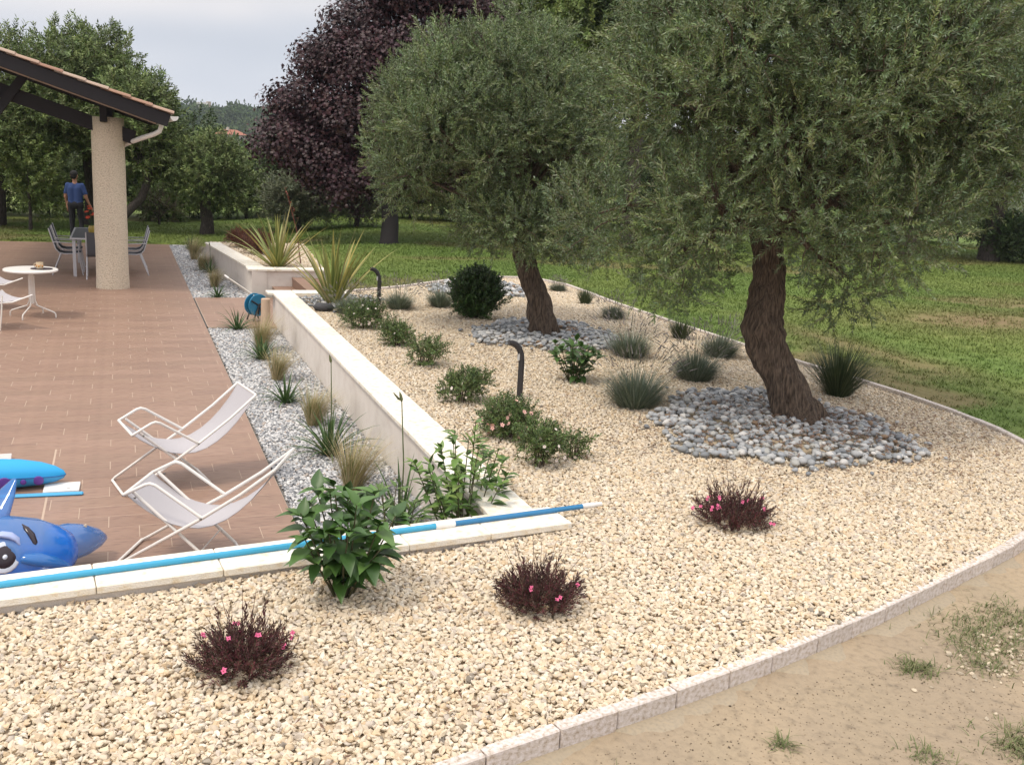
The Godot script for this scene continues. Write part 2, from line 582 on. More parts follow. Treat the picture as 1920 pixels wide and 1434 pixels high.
func walls() -> void:
	var render := mat("wall render", 1, 1, 1, 0.92)
	tri_tex(render, noise_tex(0.012, [lin(0.64, 0.575, 0.52), lin(0.70, 0.645, 0.59), lin(0.73, 0.675, 0.62)], 41, 5), Vector3(0.7, 0.7, 0.7), noise_tex(0.25, [], 42, 3), 0.25)
	var cope := vmat("coping stone", 0.85)
	tri_tex(cope, noise_tex(0.02, [Color(0.93, 0.87, 0.77), Color(0.985, 0.97, 0.94), Color(1, 1, 1), Color(1, 0.985, 0.965)], 43, 5), Vector3(1.1, 1.1, 1.1), noise_tex(0.12, [], 44, 4), 0.25)

	var w := thing("retaining_wall", "long white rendered retaining wall beside the grey gravel strip", "wall")
	var b := Mb.new()
	b.box(Vector3(2.315, 0.155, -10.55), Vector3(0.27, 0.61, 9.98))
	b.box(Vector3(2.84, 0.155, -15.395), Vector3(0.78, 0.61, 0.27))
	part("rendered_wall", b.mesh(render, true), w)
	var z := -15.28
	while z < -5.7:
		var ln := minf(0.5, -5.55 - z)
		slab(w, cope, Vector3(2.31, 0.48 + rng.randf_range(-0.001, 0.001), z + ln / 2), Vector3(0.325, 0.04, ln - 0.009))
		z += ln
	for k in 2:
		slab(w, cope, Vector3(2.31 + 0.45 + k * 0.44 - 0.06, 0.48, -15.43), Vector3(0.436, 0.04, 0.32))
	slab(w, cope, Vector3(2.27, 0.48, -15.43), Vector3(0.40, 0.04, 0.296))

	var fw := thing("front_retaining_wall", "low front wall with cream coping that carries the blue pole", "wall")
	var turn := atan(0.0935)
	b = Mb.new()
	var mid := Vector3(0.3, 0.14, front_z(0.3))
	b.xf = Transform3D(Basis(Vector3.UP, turn), mid)
	b.box(Vector3(0.0, 0, 0), Vector3(4.4, 0.64, 0.25))
	part("rendered_wall", b.mesh(render, true), fw)
	var cuts := [-2.0, -1.19, -0.19, 0.44, 0.97, 1.5, 2.03, 2.60]
	for k in cuts.size() - 1:
		var x0: float = cuts[k]; var x1: float = cuts[k + 1]
		var c := (x0 + x1) / 2
		slab(fw, cope, Vector3(c, 0.488, front_z(c)), Vector3((x1 - x0) * 1.004 - 0.004, 0.045, 0.305), turn)

	var far := thing("planter_wall", "farther white wall with cream coping beyond the steps", "wall")
	var dir := Vector3(-0.44, 0, -4.7)
	b = Mb.new()
	var ang := atan2(-dir.x, -dir.z)
	b.xf = Transform3D(Basis(Vector3.UP, ang), Vector3(2.18, 0.155, -18.3) + dir * 0.5 + Vector3(0.14, 0, 0))
	b.box(Vector3.ZERO, Vector3(0.27, 0.61, 4.75))
	b.xf = Transform3D()
	b.box(Vector3(2.87, 0.152, -18.45), Vector3(1.36, 0.61, 0.27))
	part("rendered_wall", b.mesh(render, true), far)
	for k in 9:
		var f := (k + 0.5) / 9.0
		slab(far, cope, Vector3(2.165 + 0.14, 0.481, -18.62) + dir * 0.94 * f, Vector3(0.33, 0.04, 4.43 / 9 - 0.004), ang)
	for k in 3:
		slab(far, cope, Vector3(2.36 + k * 0.5, 0.478, -18.44), Vector3(0.492, 0.04, 0.33))

	# soil and gravel of the far planter
	b = Mb.new()
	b.sheet([[Vector3(1.95, 0.43, -23.3), Vector3(4.0, 0.435, -23.8), Vector3(4.3, 0.3, -23.8)], [Vector3(2.25, 0.43, -18.5), Vector3(3.5, 0.435, -18.5), Vector3(3.8, 0.3, -18.5)]])
	var soil := mat("gravel bed base", 0.36, 0.29, 0.19)
	tag(part("planter_bed_ground", b.mesh(soil), self), "cream gravel ground of the far planter bed", "", "", "structure")

	# steps
	var st := thing("garden_steps", "brown tiled steps rising between the two white walls", "steps")
	var tile := tile_mat()
	for k in 2:
		var x0 := 2.56 + 0.36 * k
		var y: float = 0.17 * (k + 1)
		b = Mb.new()
		b.col = Color(0.24, 0.145, 0.1)
		b.box(Vector3((x0 + 3.5) / 2, y - 0.1, -16.93), Vector3(3.5 - x0, 0.18, 2.76), 0.002)
		part("riser", b.mesh(tile, true), st)
		for j in 3:
			b = Mb.new()
			b.col = Color(0.29, 0.18, 0.127) * rng.randf_range(0.93, 1.05)
			b.box(Vector3(x0 + 0.175, y - 0.003, -15.78 - j * 0.92 - 0.23 + 0.0), Vector3(0.37, 0.016, 0.914), 0.002)
			part("tread_tile", b.mesh(tile, true), st)


# ---------------------------------------------------------------- terrace
func tile_mat() -> StandardMaterial3D:
	if mats.has("wood look tile"): return mats["wood look tile"]
	var m := vmat("wood look tile", 0.5)
	tri_tex(m, noise_tex(0.02, [Color(0.74, 0.72, 0.72), Color(0.90, 0.90, 0.91), Color(1, 1, 1), Color(0.98, 1.0, 1.0), Color(0.88, 0.9, 0.93)], 51, 6), Vector3(0.5, 4.0, 4.0))
	return m

func terrace() -> void:
	var grout := mat("tile grout", 0.47, 0.36, 0.28, 0.9)
	var b := Mb.new()
	b.box(Vector3(-3.43, -0.0883, -16.31), Vector3(9.13, 0.19, 21.88))
	b.box(Vector3(1.86, -0.0883, -16.53), Vector3(1.40, 0.19, 2.86))
	var t := part("terrace", b.mesh(grout, true), self)
	tag(t, "brown wood look tiled terrace", "", "", "structure")
	var tm := tile_mat()
	var list := []
	var pitch := 0.2236
	for r in 99:
		var z := -5.33 - pitch * (r + 0.5)
		if z < -27.3: break
		var shift := fposmod(-0.153 - 0.205 * fposmod(r + 1, 3), 0.615)
		var x := -7.9 + fposmod(shift + 7.9, 0.615)
		while x < 1.14:
			var x1 := minf(x + 0.615, 1.135)
			var x0 := x
			if z > -9.1 and x0 < -0.6:   # a border of square tiles by the pool
				x += 0.615
				if x1 > -0.6 and x1 - -0.595 > 0.03: list.append([-0.595, x1, z, pitch])
				continue
			if x1 - x0 > 0.02: list.append([x0, x1, z, pitch])
			x += 0.615
	for j in 9:
		for i in 12:
			list.append([-0.605 - 0.44 * (i + 1), -0.605 - 0.44 * i, -5.55 - j * 0.44, 0.44])
	for r in 13:
		var z := -15.12 - pitch * (r + 0.5)
		if z < -17.93: break
		var x := 1.16 - 0.205 * (r % 3)
		while x < 2.55:
			var x0 := maxf(x, 1.165)
			var x1 := minf(x + 0.615, 2.55)
			if x1 - x0 > 0.03: list.append([x0, x1, z, pitch])
			x += 0.615
	var seen := func(e): return Vector2((e[0] + e[1]) / 2 + (0.0 if e[0] > -1.6 + 0.09 * (e[2] + 5.0) else -40.0), e[2]).length()
	list.sort_custom(func(p, q): return seen.call(p) < seen.call(q))
	var rest := Mb.new()
	var cols := []
	for k in 6: cols.append(mixc(Color(0.285, 0.178, 0.13), Color(0.33, 0.21, 0.153), k / 5.0))
	var shapes := {}
	for n in list.size():
		var e: Array = list[n]
		var ln: float = e[1] - e[0] - 0.0062
		var wd: float = e[3] - 0.0058
		var k := rng.randi() % 6
		var c := Vector3((e[0] + e[1]) / 2, 0.001, e[2])
		if n < 300:
			var key := [snappedf(ln, 0.002), wd, k]
			if not shapes.has(key):
				var s := Mb.new()
				s.col = cols[k]
				s.box(Vector3.ZERO, Vector3(ln, 0.014, wd), 0.0008)
				shapes[key] = s.mesh(tm, true)
			part("tile", shapes[key], t, Transform3D(Basis(), c + Vector3(0, rng.randf_range(-0.0006, 0.0006), 0)))
		else:
			rest.col = cols[k]
			rest.box(c, Vector3(ln, 0.014, wd))
	tag(part("far_tiles", rest.mesh(tm, true), t), "", "", "", "stuff")
	# drain channel between terrace and landing
	b = Mb.new()
	b.box(Vector3(1.147, 0.0035, -16.52), Vector3(0.016, 0.012, 2.84))
	part("drain_channel", b.mesh(mat("drain", 0.05, 0.05, 0.05, 0.6), true), t)


# ---------------------------------------------------------------- porch roof on its column
func porch() -> void:
	var h := thing("porch", "porch with tiled roof on a thick round pebble column", "porch")
	var crepi := mat("pebbledash", 1, 1, 1, 0.95)
	tri_tex(crepi, noise_tex(0.11, [lin(0.28, 0.22, 0.16), lin(0.56, 0.48, 0.37), lin(0.68, 0.59, 0.47), lin(0.74, 0.66, 0.54)], 61, 3), Vector3(0.55, 0.55, 0.55), noise_tex(0.11, [], 61, 3), 1.5)
	var b := Mb.new()
	var prof := []
	for k in 13: prof.append(Vector2(0.278 + 0.012 * fine.get_noise_1d(k * 40.0) + (0.008 if k > 10 else 0.0), 3.03 - k * 3.03 / 12))
	b.lathe([Vector2(0.01, 3.03)] + prof, 28)
	part("column", b.mesh(crepi), h, Transform3D(Basis(), Vector3(-0.18, 0, -19.25)))
	var dark := mat("dark stained timber", 0.011, 0.009, 0.012, 0.75)
	tri_tex(dark, noise_tex(0.03, [grey(0.6), grey(1.0), Color(1, 0.95, 0.95)], 62, 4), Vector3(0.6, 3, 3))
	var slope := atan(0.313)
	var along := Basis(Vector3.BACK, -slope)   # x runs down the slope
	# rake board, its pale soffit strip and the rafters
	var eave := Vector3(0.81, 3.02, -18.3)
	b = Mb.new(); b.xf = Transform3D(along, eave)
	b.box(Vector3(-2.6, 0.0, 0), Vector3(5.2, 0.215, 0.05), 0.004)
	part("rake_board", b.mesh(dark, true), h)
	b = Mb.new(); b.xf = Transform3D(along, eave)
	b.box(Vector3(-2.68, -0.118, -0.095), Vector3(5.0, 0.02, 0.13))
	part("soffit_strip", b.mesh(mat("soffit", 0.36, 0.27, 0.21, 0.8), true), h)
	b = Mb.new(); b.xf = Transform3D(along, eave)
	b.box(Vector3(-2.6, 0.095, -4.2), Vector3(5.2, 0.025, 8.3))
	part("roof_deck", b.mesh(mat("roof boarding", 0.05, 0.035, 0.025, 0.8), true), h)
	for k in 10:
		b = Mb.new(); b.xf = Transform3D(along, eave)
		b.box(Vector3(-2.6, 0.02, -0.9 - k * 0.75), Vector3(5.1, 0.12, 0.08))
		part("rafter", b.mesh(dark, true), h)
	b = Mb.new(); b.xf = Transform3D(along, Vector3(-0.5, 2.94, -19.2))
	b.box(Vector3(-1.7, 0, 0), Vector3(5.0, 0.24, 0.16), 0.006)
	part("main_beam", b.mesh(dark, true), h)
	b = Mb.new()
	b.box(Vector3(-0.24, 3.14, -18.94), Vector3(0.12, 0.4, 0.1), 0.008)
	part("beam_bracket", b.mesh(dark, true), h)
	b = Mb.new()
	b.xf = Transform3D(Basis(Vector3.BACK, 0.95), Vector3(-1.62, 3.4, -19.1))
	b.box(Vector3.ZERO, Vector3(1.0, 0.14, 0.12))
	part("roof_brace", b.mesh(dark, true), h)
	b = Mb.new()
	b.box(Vector3(-2.35, 3.6, -19.12), Vector3(0.3, 1.2, 0.3))
	part("roof_post", b.mesh(dark, true), h)
	b = Mb.new()
	b.box(Vector3(-0.18, 3.2, -22.5), Vector3(0.16, 0.3, 6.6))
	part("purlin", b.mesh(dark, true), h)
	# clay tiles in courses, each a shallow half round
	var clay := vmat("clay roof tile", 0.85)
	tri_tex(clay, noise_tex(0.03, [Color(0.7, 0.66, 0.62), Color(1, 1, 1), Color(1, 0.93, 0.86)], 63, 4), Vector3(3, 3, 3))
	var shapes := []
	for k in 4:
		b = Mb.new()
		b.col = [Color(0.36, 0.22, 0.16), Color(0.42, 0.30, 0.235), Color(0.33, 0.195, 0.145), Color(0.45, 0.35, 0.285)][k]
		var top := []; var und := []
		for i in 7:
			var a := PI * i / 6.0
			top.append([Vector3(-0.24, 0.012 + sin(a) * 0.042, cos(a) * 0.09), Vector3(0.24, 0.022 + sin(a) * 0.048, cos(a) * 0.10)])
			und.append([Vector3(-0.24, sin(a) * 0.031, cos(a) * 0.078), Vector3(0.24, 0.011 + sin(a) * 0.036, cos(a) * 0.088)])
		b.sheet(top)
		und.reverse()
		b.sheet(und)
		for i in 6:
			var j := 6 - i
			b.quad(top[i][1], und[j][1], und[j - 1][1], top[i + 1][1])
		shapes.append(b.mesh(clay))
	for r in 13:
		for k in 22:
			var o := along * Vector3(-0.2 - r * 0.36, 0.112 + r * 0.0, -0.03 - k * 0.2)
			part("roof_tile", shapes[rng.randi() % 4], h, Transform3D(along * Basis(Vector3.BACK, 0.02), eave + o + Vector3(0, rng.randf_range(0, 0.006), 0)))
	# gutter with its end and the downpipe back to the column
	var white := mat("white plastic", 0.78, 0.77, 0.75, 0.4)
	b = Mb.new()
	var gp := []
	for i in 9:
		var a := PI + PI * i / 8.0
		gp.append([Vector3(0.9 + cos(a) * 0.065, 3.1 + sin(a) * 0.075, -18.28), Vector3(0.9 + cos(a) * 0.065, 3.1 + sin(a) * 0.075, -26.5)])
	b.sheet(gp)
	var cap := []
	for i in 9:
		var a := PI + PI * i / 8.0
		cap.append(Vector3(0.9 + cos(a) * 0.067, 3.1 + sin(a) * 0.077, -18.275))
	for i in 8: b.tri(Vector3(0.9, 3.1, -18.275), cap[i], cap[i + 1])
	part("gutter", b.mesh(white), h)
	b = Mb.new()
	b.tube([Vector3(0.69, 3.03, -18.5), Vector3(0.69, 2.92, -18.5), Vector3(0.66, 2.84, -18.52), Vector3(0.58, 2.79, -18.58), Vector3(0.36, 2.70, -18.9), Vector3(0.14, 2.60, -19.3), Vector3(-0.02, 2.5, -19.56), Vector3(-0.05, 2.3, -19.58), Vector3(-0.05, 0.02, -19.58)], [0.042], 10)
	part("downpipe", b.mesh(white), h)


# ---------------------------------------------------------------- foliage
func sprig(ln: float, leaves: int, leaf_l: float, leaf_w: float, cols: Array, m: Material, spread := 0.9, stem := 0.0022) -> ArrayMesh:
	var b := Mb.new()
	b.col = Color(0.16, 0.12, 0.08)
	var bend := Vector3(rng.randf_range(-0.2, 0.2), 0, rng.randf_range(-0.2, 0.2)) * ln
	b.tube([Vector3.ZERO, Vector3(0, ln * 0.5, 0) + bend * 0.4, Vector3(0, ln, 0) + bend], [stem, stem * 0.8, stem * 0.4], 3)
	for i in leaves:
		var f := (i + 0.6) / leaves
		var a := i * 2.4 + rng.randf_range(-0.5, 0.5)
		var o := Vector3(cos(a), rng.randf_range(0.5, 1.3) * (0.6 + 0.6 * f), sin(a)).normalized()
		o = o.lerp(Vector3.UP, 1.0 - spread).normalized()
		b.col = cols[rng.randi() % cols.size()] * rng.randf_range(0.8, 1.2)
		b.leaf(Vector3(0, ln * f, 0) + bend * f * f, o, (Vector3.UP + rv(0.7)).normalized(), leaf_l * rng.randf_range(0.7, 1.2), leaf_w, 0.2, rng.randf_range(0, 0.15))
	return b.mesh(m)

func in_lobes(lobes: Array) -> Array:   # [point, outward]
	var w := 0.0
	for l in lobes: w += pow(l[1].x, 1.6)
	var pick := rng.randf() * w
	var l: Array = lobes[0]
	for k in lobes:
		pick -= pow(k[1].x, 1.6)
		if pick <= 0.0: l = k; break
	var d := rv()
	var r := pow(rng.randf(), 0.36)
	return [l[0] + d * l[1] * r, d, r]

func crown(parent: Node, called: String, shapes: Array, lobes: Array, n: int, up: float, size := 1.0, tint := 0.25, low := -100.0) -> void:
	var xs := []; var cs := []
	for s in shapes: xs.append([]); cs.append([])
	for i in n:
		var k := in_lobes(lobes)
		var pt: Vector3 = k[0]
		if pt.y < low: continue
		var dir: Vector3 = (k[1] * 0.8 + Vector3.UP * up + rv(0.7)).normalized()
		var s := size * rng.randf_range(0.75, 1.25)
		var j := rng.randi() % shapes.size()
		xs[j].append(Transform3D(aim(dir, rng.randf() * TAU).scaled(Vector3.ONE * s), pt))
		var t := 1.0 + tint * (patch.get_noise_3d(pt.x * 70, pt.y * 70, pt.z * 70) * 1.6 + rng.randf_range(-0.6, 0.6))
		cs[j].append(Color(t * rng.randf_range(0.93, 1.1), t, t * rng.randf_range(0.85, 1.1)))
	for j in shapes.size():
		if xs[j].size(): many(called, shapes[j], xs[j], cs[j], parent)

func limb(b: Mb, a: Vector3, z: Vector3, r0: float, r1: float, wob := 0.15) -> void:
	var pts := []; var rr := []
	var n := 6
	var ln := a.distance_to(z)
	for i in n + 1:
		var f := float(i) / n
		var off := rv(wob * ln * 0.25) * sin(PI * f)
		pts.append(a.lerp(z, f) + off + Vector3.UP * sin(PI * f) * ln * 0.08)
		rr.append(lerpf(r0, r1, f))
	b.tube(pts, rr, 6)

func bark(called: String, a: Color, z: Color) -> StandardMaterial3D:
	if mats.has(called): return mats[called]
	var m := mat(called, 1, 1, 1, 0.95)
	tri_tex(m, noise_tex(0.03, [a.linear_to_srgb(), a.linear_to_srgb(), a.lerp(z, 0.45).linear_to_srgb(), z.linear_to_srgb(), z.linear_to_srgb()], 71, 5), Vector3(3.4, 0.4, 3.4), noise_tex(0.03, [], 71, 5), 3.0)
	return m

func olive(label: String, pts: Array, radii: Array, ctr: Vector3, rad: Vector3, lobe_n: int, lobe_r: float, n: int, low: float, extra: Array) -> void:
	var t := thing("olive_tree", label, "olive tree", pts[0], 0.0, "olive trees in the gravel bed")
	var base: Vector3 = pts[0]
	var b := Mb.new()
	var sm := []; var sr := []
	for i in pts.size() - 1:
		for j in 4:
			var f := j / 4.0
			sm.append(pts[i].cubic_interpolate(pts[i + 1], pts[maxi(i - 1, 0)], pts[mini(i + 2, pts.size() - 1)], f) - base)
			sr.append(lerpf(radii[i], radii[i + 1], f))
	sm.append(pts[-1] - base); sr.append(radii[-1])
	sm[0].y -= 0.15
	var nz := FastNoiseLite.new()
	nz.seed = 9; nz.frequency = 0.9; nz.fractal_octaves = 3
	for i in sr.size(): sr[i] *= 0.86
	b.tube(sm, sr, 44, 1.0, nz, 0.32)
	part("trunk", b.mesh(bark("olive bark", Color(0.03, 0.021, 0.016), Color(0.2, 0.145, 0.105))), t)
	var lobes := []
	for i in lobe_n:
		var f := (i + 0.5) / lobe_n
		var y := 1.0 - 1.35 * f
		var a := i * 2.39996
		var d := Vector3(cos(a) * sqrt(maxf(0.0, 1 - y * y)), y, sin(a) * sqrt(maxf(0.0, 1 - y * y)))
		var r := lobe_r * rng.randf_range(0.75, 1.2)
		lobes.append([ctr - base + d * (rad - Vector3.ONE * r * 0.75) * rng.randf_range(0.85, 1.05), Vector3(r, r * 0.85, r)])
	for e in extra: lobes.append([e[0] - base, e[1]])
	b = Mb.new()
	var top: Vector3 = pts[-1] - base
	for l in lobes:
		limb(b, top + rv(0.08) - Vector3.UP * 0.15, l[0], rng.randf_range(0.035, 0.06), 0.008, 0.3)
		for k in 4: limb(b, l[0].lerp(top, 0.15), l[0] + rv(1.0) * l[1] * 0.9, 0.012, 0.003, 0.3)
	part("limbs", b.mesh(bark("olive limb", Color(0.07, 0.05, 0.038), Color(0.2, 0.15, 0.11))), t)
	lobes.append([ctr - base + Vector3(0, 0.2, 0), rad * 0.42])
	crown(t, "crown", olive_sprigs(), lobes, n, 0.45, 1.0, 0.3, low - base.y)

var _olive := []
func olive_sprigs() -> Array:
	if _olive: return _olive
	var m := vmat("olive leaf", 0.5, 0.32, Color(0.9, 1.0, 0.6))
	var top := [Color(0.09, 0.145, 0.06), Color(0.11, 0.17, 0.072), Color(0.135, 0.195, 0.092), Color(0.185, 0.235, 0.15), Color(0.145, 0.205, 0.07)]
	for k in 3: _olive.append(sprig(0.20, 24, 0.043, 0.0125, top, m, 0.85))
	_olive.append(sprig(0.25, 26, 0.046, 0.013, [Color(0.165, 0.235, 0.085), Color(0.2, 0.255, 0.125), Color(0.245, 0.285, 0.175)], m, 0.7))
	return _olive

var _broad := {}
func broad_sprigs(key: String, cols: Array, ln := 0.5, ll := 0.15, lw := 0.075, n := 16) -> Array:
	if _broad.has(key): return _broad[key]
	var m := vmat("leaf of " + key, 0.6, 0.3, Color(0.8, 1.0, 0.4))
	var out := []
	for k in 3: out.append(sprig(ln, n, ll, lw, cols, m, 0.95, 0.006))
	_broad[key] = out
	return out

func ball_lobes(ctr: Vector3, rad: Vector3, n: int, lr: float, flat := -0.6) -> Array:
	var out := []
	for i in n:
		var y := lerpf(1.0, flat, (i + 0.5) / n)
		var a := i * 2.39996 + rng.randf_range(-0.3, 0.3)
		var d := Vector3(cos(a) * sqrt(1 - y * y), y, sin(a) * sqrt(1 - y * y))
		var r := lr * rng.randf_range(0.7, 1.25)
		out.append([ctr + d * (rad - Vector3.ONE * r * 0.7) * rng.randf_range(0.8, 1.05), Vector3(r, r * 0.8, r)])
	out.append([ctr, rad * 0.7])
	return out

func far_tree(called: String, label: String, category: String, at: Vector2, trunk: Array, r0: float, lobes: Array, shapes: Array, n: int, bk: Material, size := 1.0, group := "", up := 0.5) -> Node3D:   # trunk: points from the ground
	var base := Vector3(at.x, ground_h(at.x, at.y), at.y)
	var t := thing(called, label, category, base, 0.0, group)
	var b := Mb.new()
	var rr := []
	for i in trunk.size(): rr.append(r0 * (1.25 if i == 0 else lerpf(1.0, 0.6, float(i) / trunk.size())))
	var tp := trunk.duplicate()
	tp[0] = tp[0] + Vector3(0, -0.2, 0)
	b.tube(tp, rr, 10)
	part("trunk", b.mesh(bk), t)
	b = Mb.new()
	for l in lobes: limb(b, trunk[-1], l[0], r0 * 0.4, r0 * 0.08, 0.2)
	part("limbs", b.mesh(bk), t)
	crown(t, "crown", shapes, lobes, n, up, size, 0.3)
	return t

func trees() -> void:
	olive("nearest olive tree with a leaning knobbly trunk rising from the wide pebble circle",
		[Vector3(5.83, 0.50, -7.09), Vector3(5.75, 0.66, -7.17), Vector3(5.63, 0.94, -7.28), Vector3(5.54, 1.18, -7.38), Vector3(5.50, 1.37, -7.44), Vector3(5.53, 1.56, -7.48), Vector3(5.565, 1.78, -7.52), Vector3(5.57, 2.0, -7.57), Vector3(5.56, 2.4, -7.67)],
		[0.25, 0.205, 0.19, 0.205, 0.215, 0.185, 0.165, 0.165, 0.16], Vector3(5.95, 3.45, -7.6), Vector3(2.15, 1.75, 1.95), 38, 0.52, 14500, 1.38,
		[[Vector3(5.2, 2.45, -6.5), Vector3(0.5, 0.5, 0.45)], [Vector3(5.9, 2.4, -6.3), Vector3(0.5, 0.48, 0.45)], [Vector3(6.5, 2.75, -6.6), Vector3(0.45, 0.42, 0.45)], [Vector3(4.5, 2.5, -7.0), Vector3(0.5, 0.5, 0.45)], [Vector3(4.6, 1.95, -7.7), Vector3(0.42, 0.5, 0.4)], [Vector3(6.15, 1.85, -7.2), Vector3(0.33, 0.45, 0.35)], [Vector3(4.0, 2.3, -8.0), Vector3(0.45, 0.5, 0.45)], [Vector3(5.15, 2.0, -8.1), Vector3(0.35, 0.4, 0.35)]])
	olive("second olive tree with a slim leaning trunk behind the curved lights",
		[Vector3(5.14, 0.46, -11.58), Vector3(5.10, 0.755, -11.66), Vector3(5.05, 1.02, -11.75), Vector3(4.97, 1.29, -11.85), Vector3(4.91, 1.53, -11.93), Vector3(4.87, 1.83, -12.0)],
		[0.21, 0.18, 0.168, 0.16, 0.155, 0.14], Vector3(4.62, 2.95, -12.4), Vector3(1.6, 1.55, 1.5), 32, 0.43, 11500, 1.3,
		[[Vector3(4.6, 1.95, -11.3), Vector3(0.5, 0.42, 0.45)], [Vector3(5.2, 1.95, -11.2), Vector3(0.45, 0.42, 0.4)], [Vector3(4.25, 2.05, -11.5), Vector3(0.42, 0.4, 0.4)], [Vector3(3.55, 2.45, -12.6), Vector3(0.5, 0.5, 0.45)], [Vector3(4.4, 1.85, -12.2), Vector3(0.35, 0.35, 0.4)], [Vector3(5.5, 1.75, -11.9), Vector3(0.45, 0.3, 0.4)], [Vector3(4.95, 4.3, -12.6), Vector3(0.35, 0.45, 0.35)]])

	var grey_bark := bark("grey bark", Color(0.035, 0.028, 0.024), Color(0.12, 0.1, 0.085))
	# purple maple
	var mm := vmat("maple leaf", 0.5, 0.3, Color(1, 0.25, 0.35))
	var ms := []
	for k in 3:
		var b := Mb.new()
		b.col = Color(0.05, 0.03, 0.03)
		b.tube([Vector3.ZERO, Vector3(0, 0.25, 0), Vector3(0.05, 0.45, 0.03)], [0.006, 0.004, 0.002], 3)
		for i in 12:
			var a := i * 2.4
			var pos := Vector3(cos(a) * 0.13, 0.08 + 0.033 * i, sin(a) * 0.13) * Vector3(1, 1, 1)
			b.col = [Color(0.038, 0.015, 0.022), Color(0.028, 0.012, 0.017), Color(0.056, 0.021, 0.03), Color(0.042, 0.016, 0.019)][rng.randi() % 4]
			var n := (Vector3.UP + rv(0.7)).normalized()
			var d := (Vector3(cos(a), -0.25, sin(a)) + rv(0.3)).normalized()
			for j in 5:
				var dd := d.rotated(n, (j - 2) * 0.75)
				b.leaf(pos, dd, n, 0.082 - absf(j - 2) * 0.014, 0.042, 0.1)
		ms.append(b.mesh(mm))
	var ml := []
	var mc := Vector3(6.35, 0.3, -24.55)
	for e in [[3.9, 2.6, -26.0, 0.75], [4.5, 3.6, -26.2, 0.85], [4.9, 2.2, -25.6, 0.8], [5.4, 1.7, -25.2, 0.7], [4.95, 4.7, -26.3, 0.72], [5.9, 5.6, -26.2, 0.85], [6.9, 6.5, -25.8, 1.0], [7.2, 6.7, -25.4, 1.1], [8.2, 6.3, -25.2, 1.0], [6.0, 4.6, -25.6, 1.2], [7.2, 4.9, -25.0, 1.2], [8.4, 4.7, -24.7, 1.1], [5.7, 3.3, -25.5, 1.1], [6.8, 3.2, -24.8, 1.2], [8.2, 3.2, -24.4, 1.1], [9.0, 2.4, -24.0, 0.9], [7.5, 2.2, -24.3, 0.9], [6.4, 2.1, -24.7, 0.75], [7.3, 7.9, -25.6, 1.0], [7.0, 7.2, -26.0, 0.7], [7.9, 7.7, -25.2, 1.0], [4.2, 3.1, -26.4, 0.5], [8.9, 5.6, -24.8, 0.9], [5.0, 2.7, -26.0, 0.9]]:
		ml.append([Vector3(e[0], e[1], e[2]) - mc, Vector3(e[3], e[3] * 0.62, e[3])])
	far_tree("maple_tree", "big dark purple leaved maple on the lawn behind the olives", "maple tree", Vector2(6.35, -24.55), [Vector3.ZERO, Vector3(0.01, 0.12, 0), Vector3(0.03, 0.5, 0), Vector3(0.0, 1.2, -0.05), Vector3(0.05, 2.0, -0.1), Vector3(0.1, 3.2, -0.3)], 0.25, ml, ms, 6800, mat("black bark", 0.03, 0.026, 0.026, 0.95), 1.0, "", 0.7)

	var og := broad_sprigs("left olives", [Color(0.115, 0.17, 0.05), Color(0.145, 0.2, 0.063), Color(0.17, 0.22, 0.085), Color(0.09, 0.135, 0.04)], 0.42, 0.12, 0.042, 20)
	var dg := broad_sprigs("dark shrubs", [Color(0.05, 0.09, 0.026), Color(0.07, 0.115, 0.034), Color(0.042, 0.072, 0.022)], 0.42, 0.13, 0.06, 18)
	var lg := broad_sprigs("light trees", [Color(0.14, 0.2, 0.05), Color(0.115, 0.17, 0.045), Color(0.17, 0.23, 0.065)], 0.5, 0.14, 0.07, 18)
	var sg := broad_sprigs("silvery trees", [Color(0.13, 0.155, 0.09), Color(0.16, 0.185, 0.115), Color(0.1, 0.125, 0.07)], 0.45, 0.13, 0.035, 18)
	far_tree("broad_tree", "tall broad green tree at the left edge above the roof", "tree", Vector2(-3.3, -31.5), [Vector3.ZERO, Vector3(0.1, 1.0, 0), Vector3(0, 2.0, 0)], 0.2, ball_lobes(Vector3(0, 3.1, 0), Vector3(2.3, 2.3, 1.9), 26, 0.8), og, 2600, grey_bark)
	far_tree("broad_tree", "broad green tree right behind the porch column top", "tree", Vector2(-0.9, -32.5), [Vector3.ZERO, Vector3(0.1, 1.0, 0), Vector3(0, 2.2, 0)], 0.2, ball_lobes(Vector3(0, 3.5, 0), Vector3(2.0, 2.35, 1.8), 26, 0.75), og, 2600, grey_bark)
	far_tree("broad_tree", "dark round tree with a slanting trunk right of the column", "tree", Vector2(-0.3, -30.2), [Vector3.ZERO, Vector3(0.35, 0.5, 0), Vector3(0.85, 1.0, 0), Vector3(1.1, 1.7, 0)], 0.15, ball_lobes(Vector3(0.85, 2.7, -0.6), Vector3(1.25, 1.75, 1.4), 22, 0.6), og, 2200, grey_bark)
	far_tree("small_olive", "small round olive with short thick trunk beside the far strip", "olive tree", Vector2(2.3, -30.0), [Vector3.ZERO, Vector3(0.03, 0.4, 0), Vector3(-0.03, 0.8, 0), Vector3(0.0, 1.2, 0)], 0.2, ball_lobes(Vector3(0.05, 1.75, 0), Vector3(1.05, 1.2, 1.0), 20, 0.42), og, 1500, grey_bark, 0.8)
	far_tree("silver_tree", "pale silvery shrubby tree left of the maple", "tree", Vector2(4.9, -29.2), [Vector3.ZERO, Vector3(-0.1, 0.5, 0)], 0.08, ball_lobes(Vector3(-0.1, 0.85, 0), Vector3(1.05, 0.8, 0.8), 16, 0.4, -0.7), sg, 1100, grey_bark, 0.75)
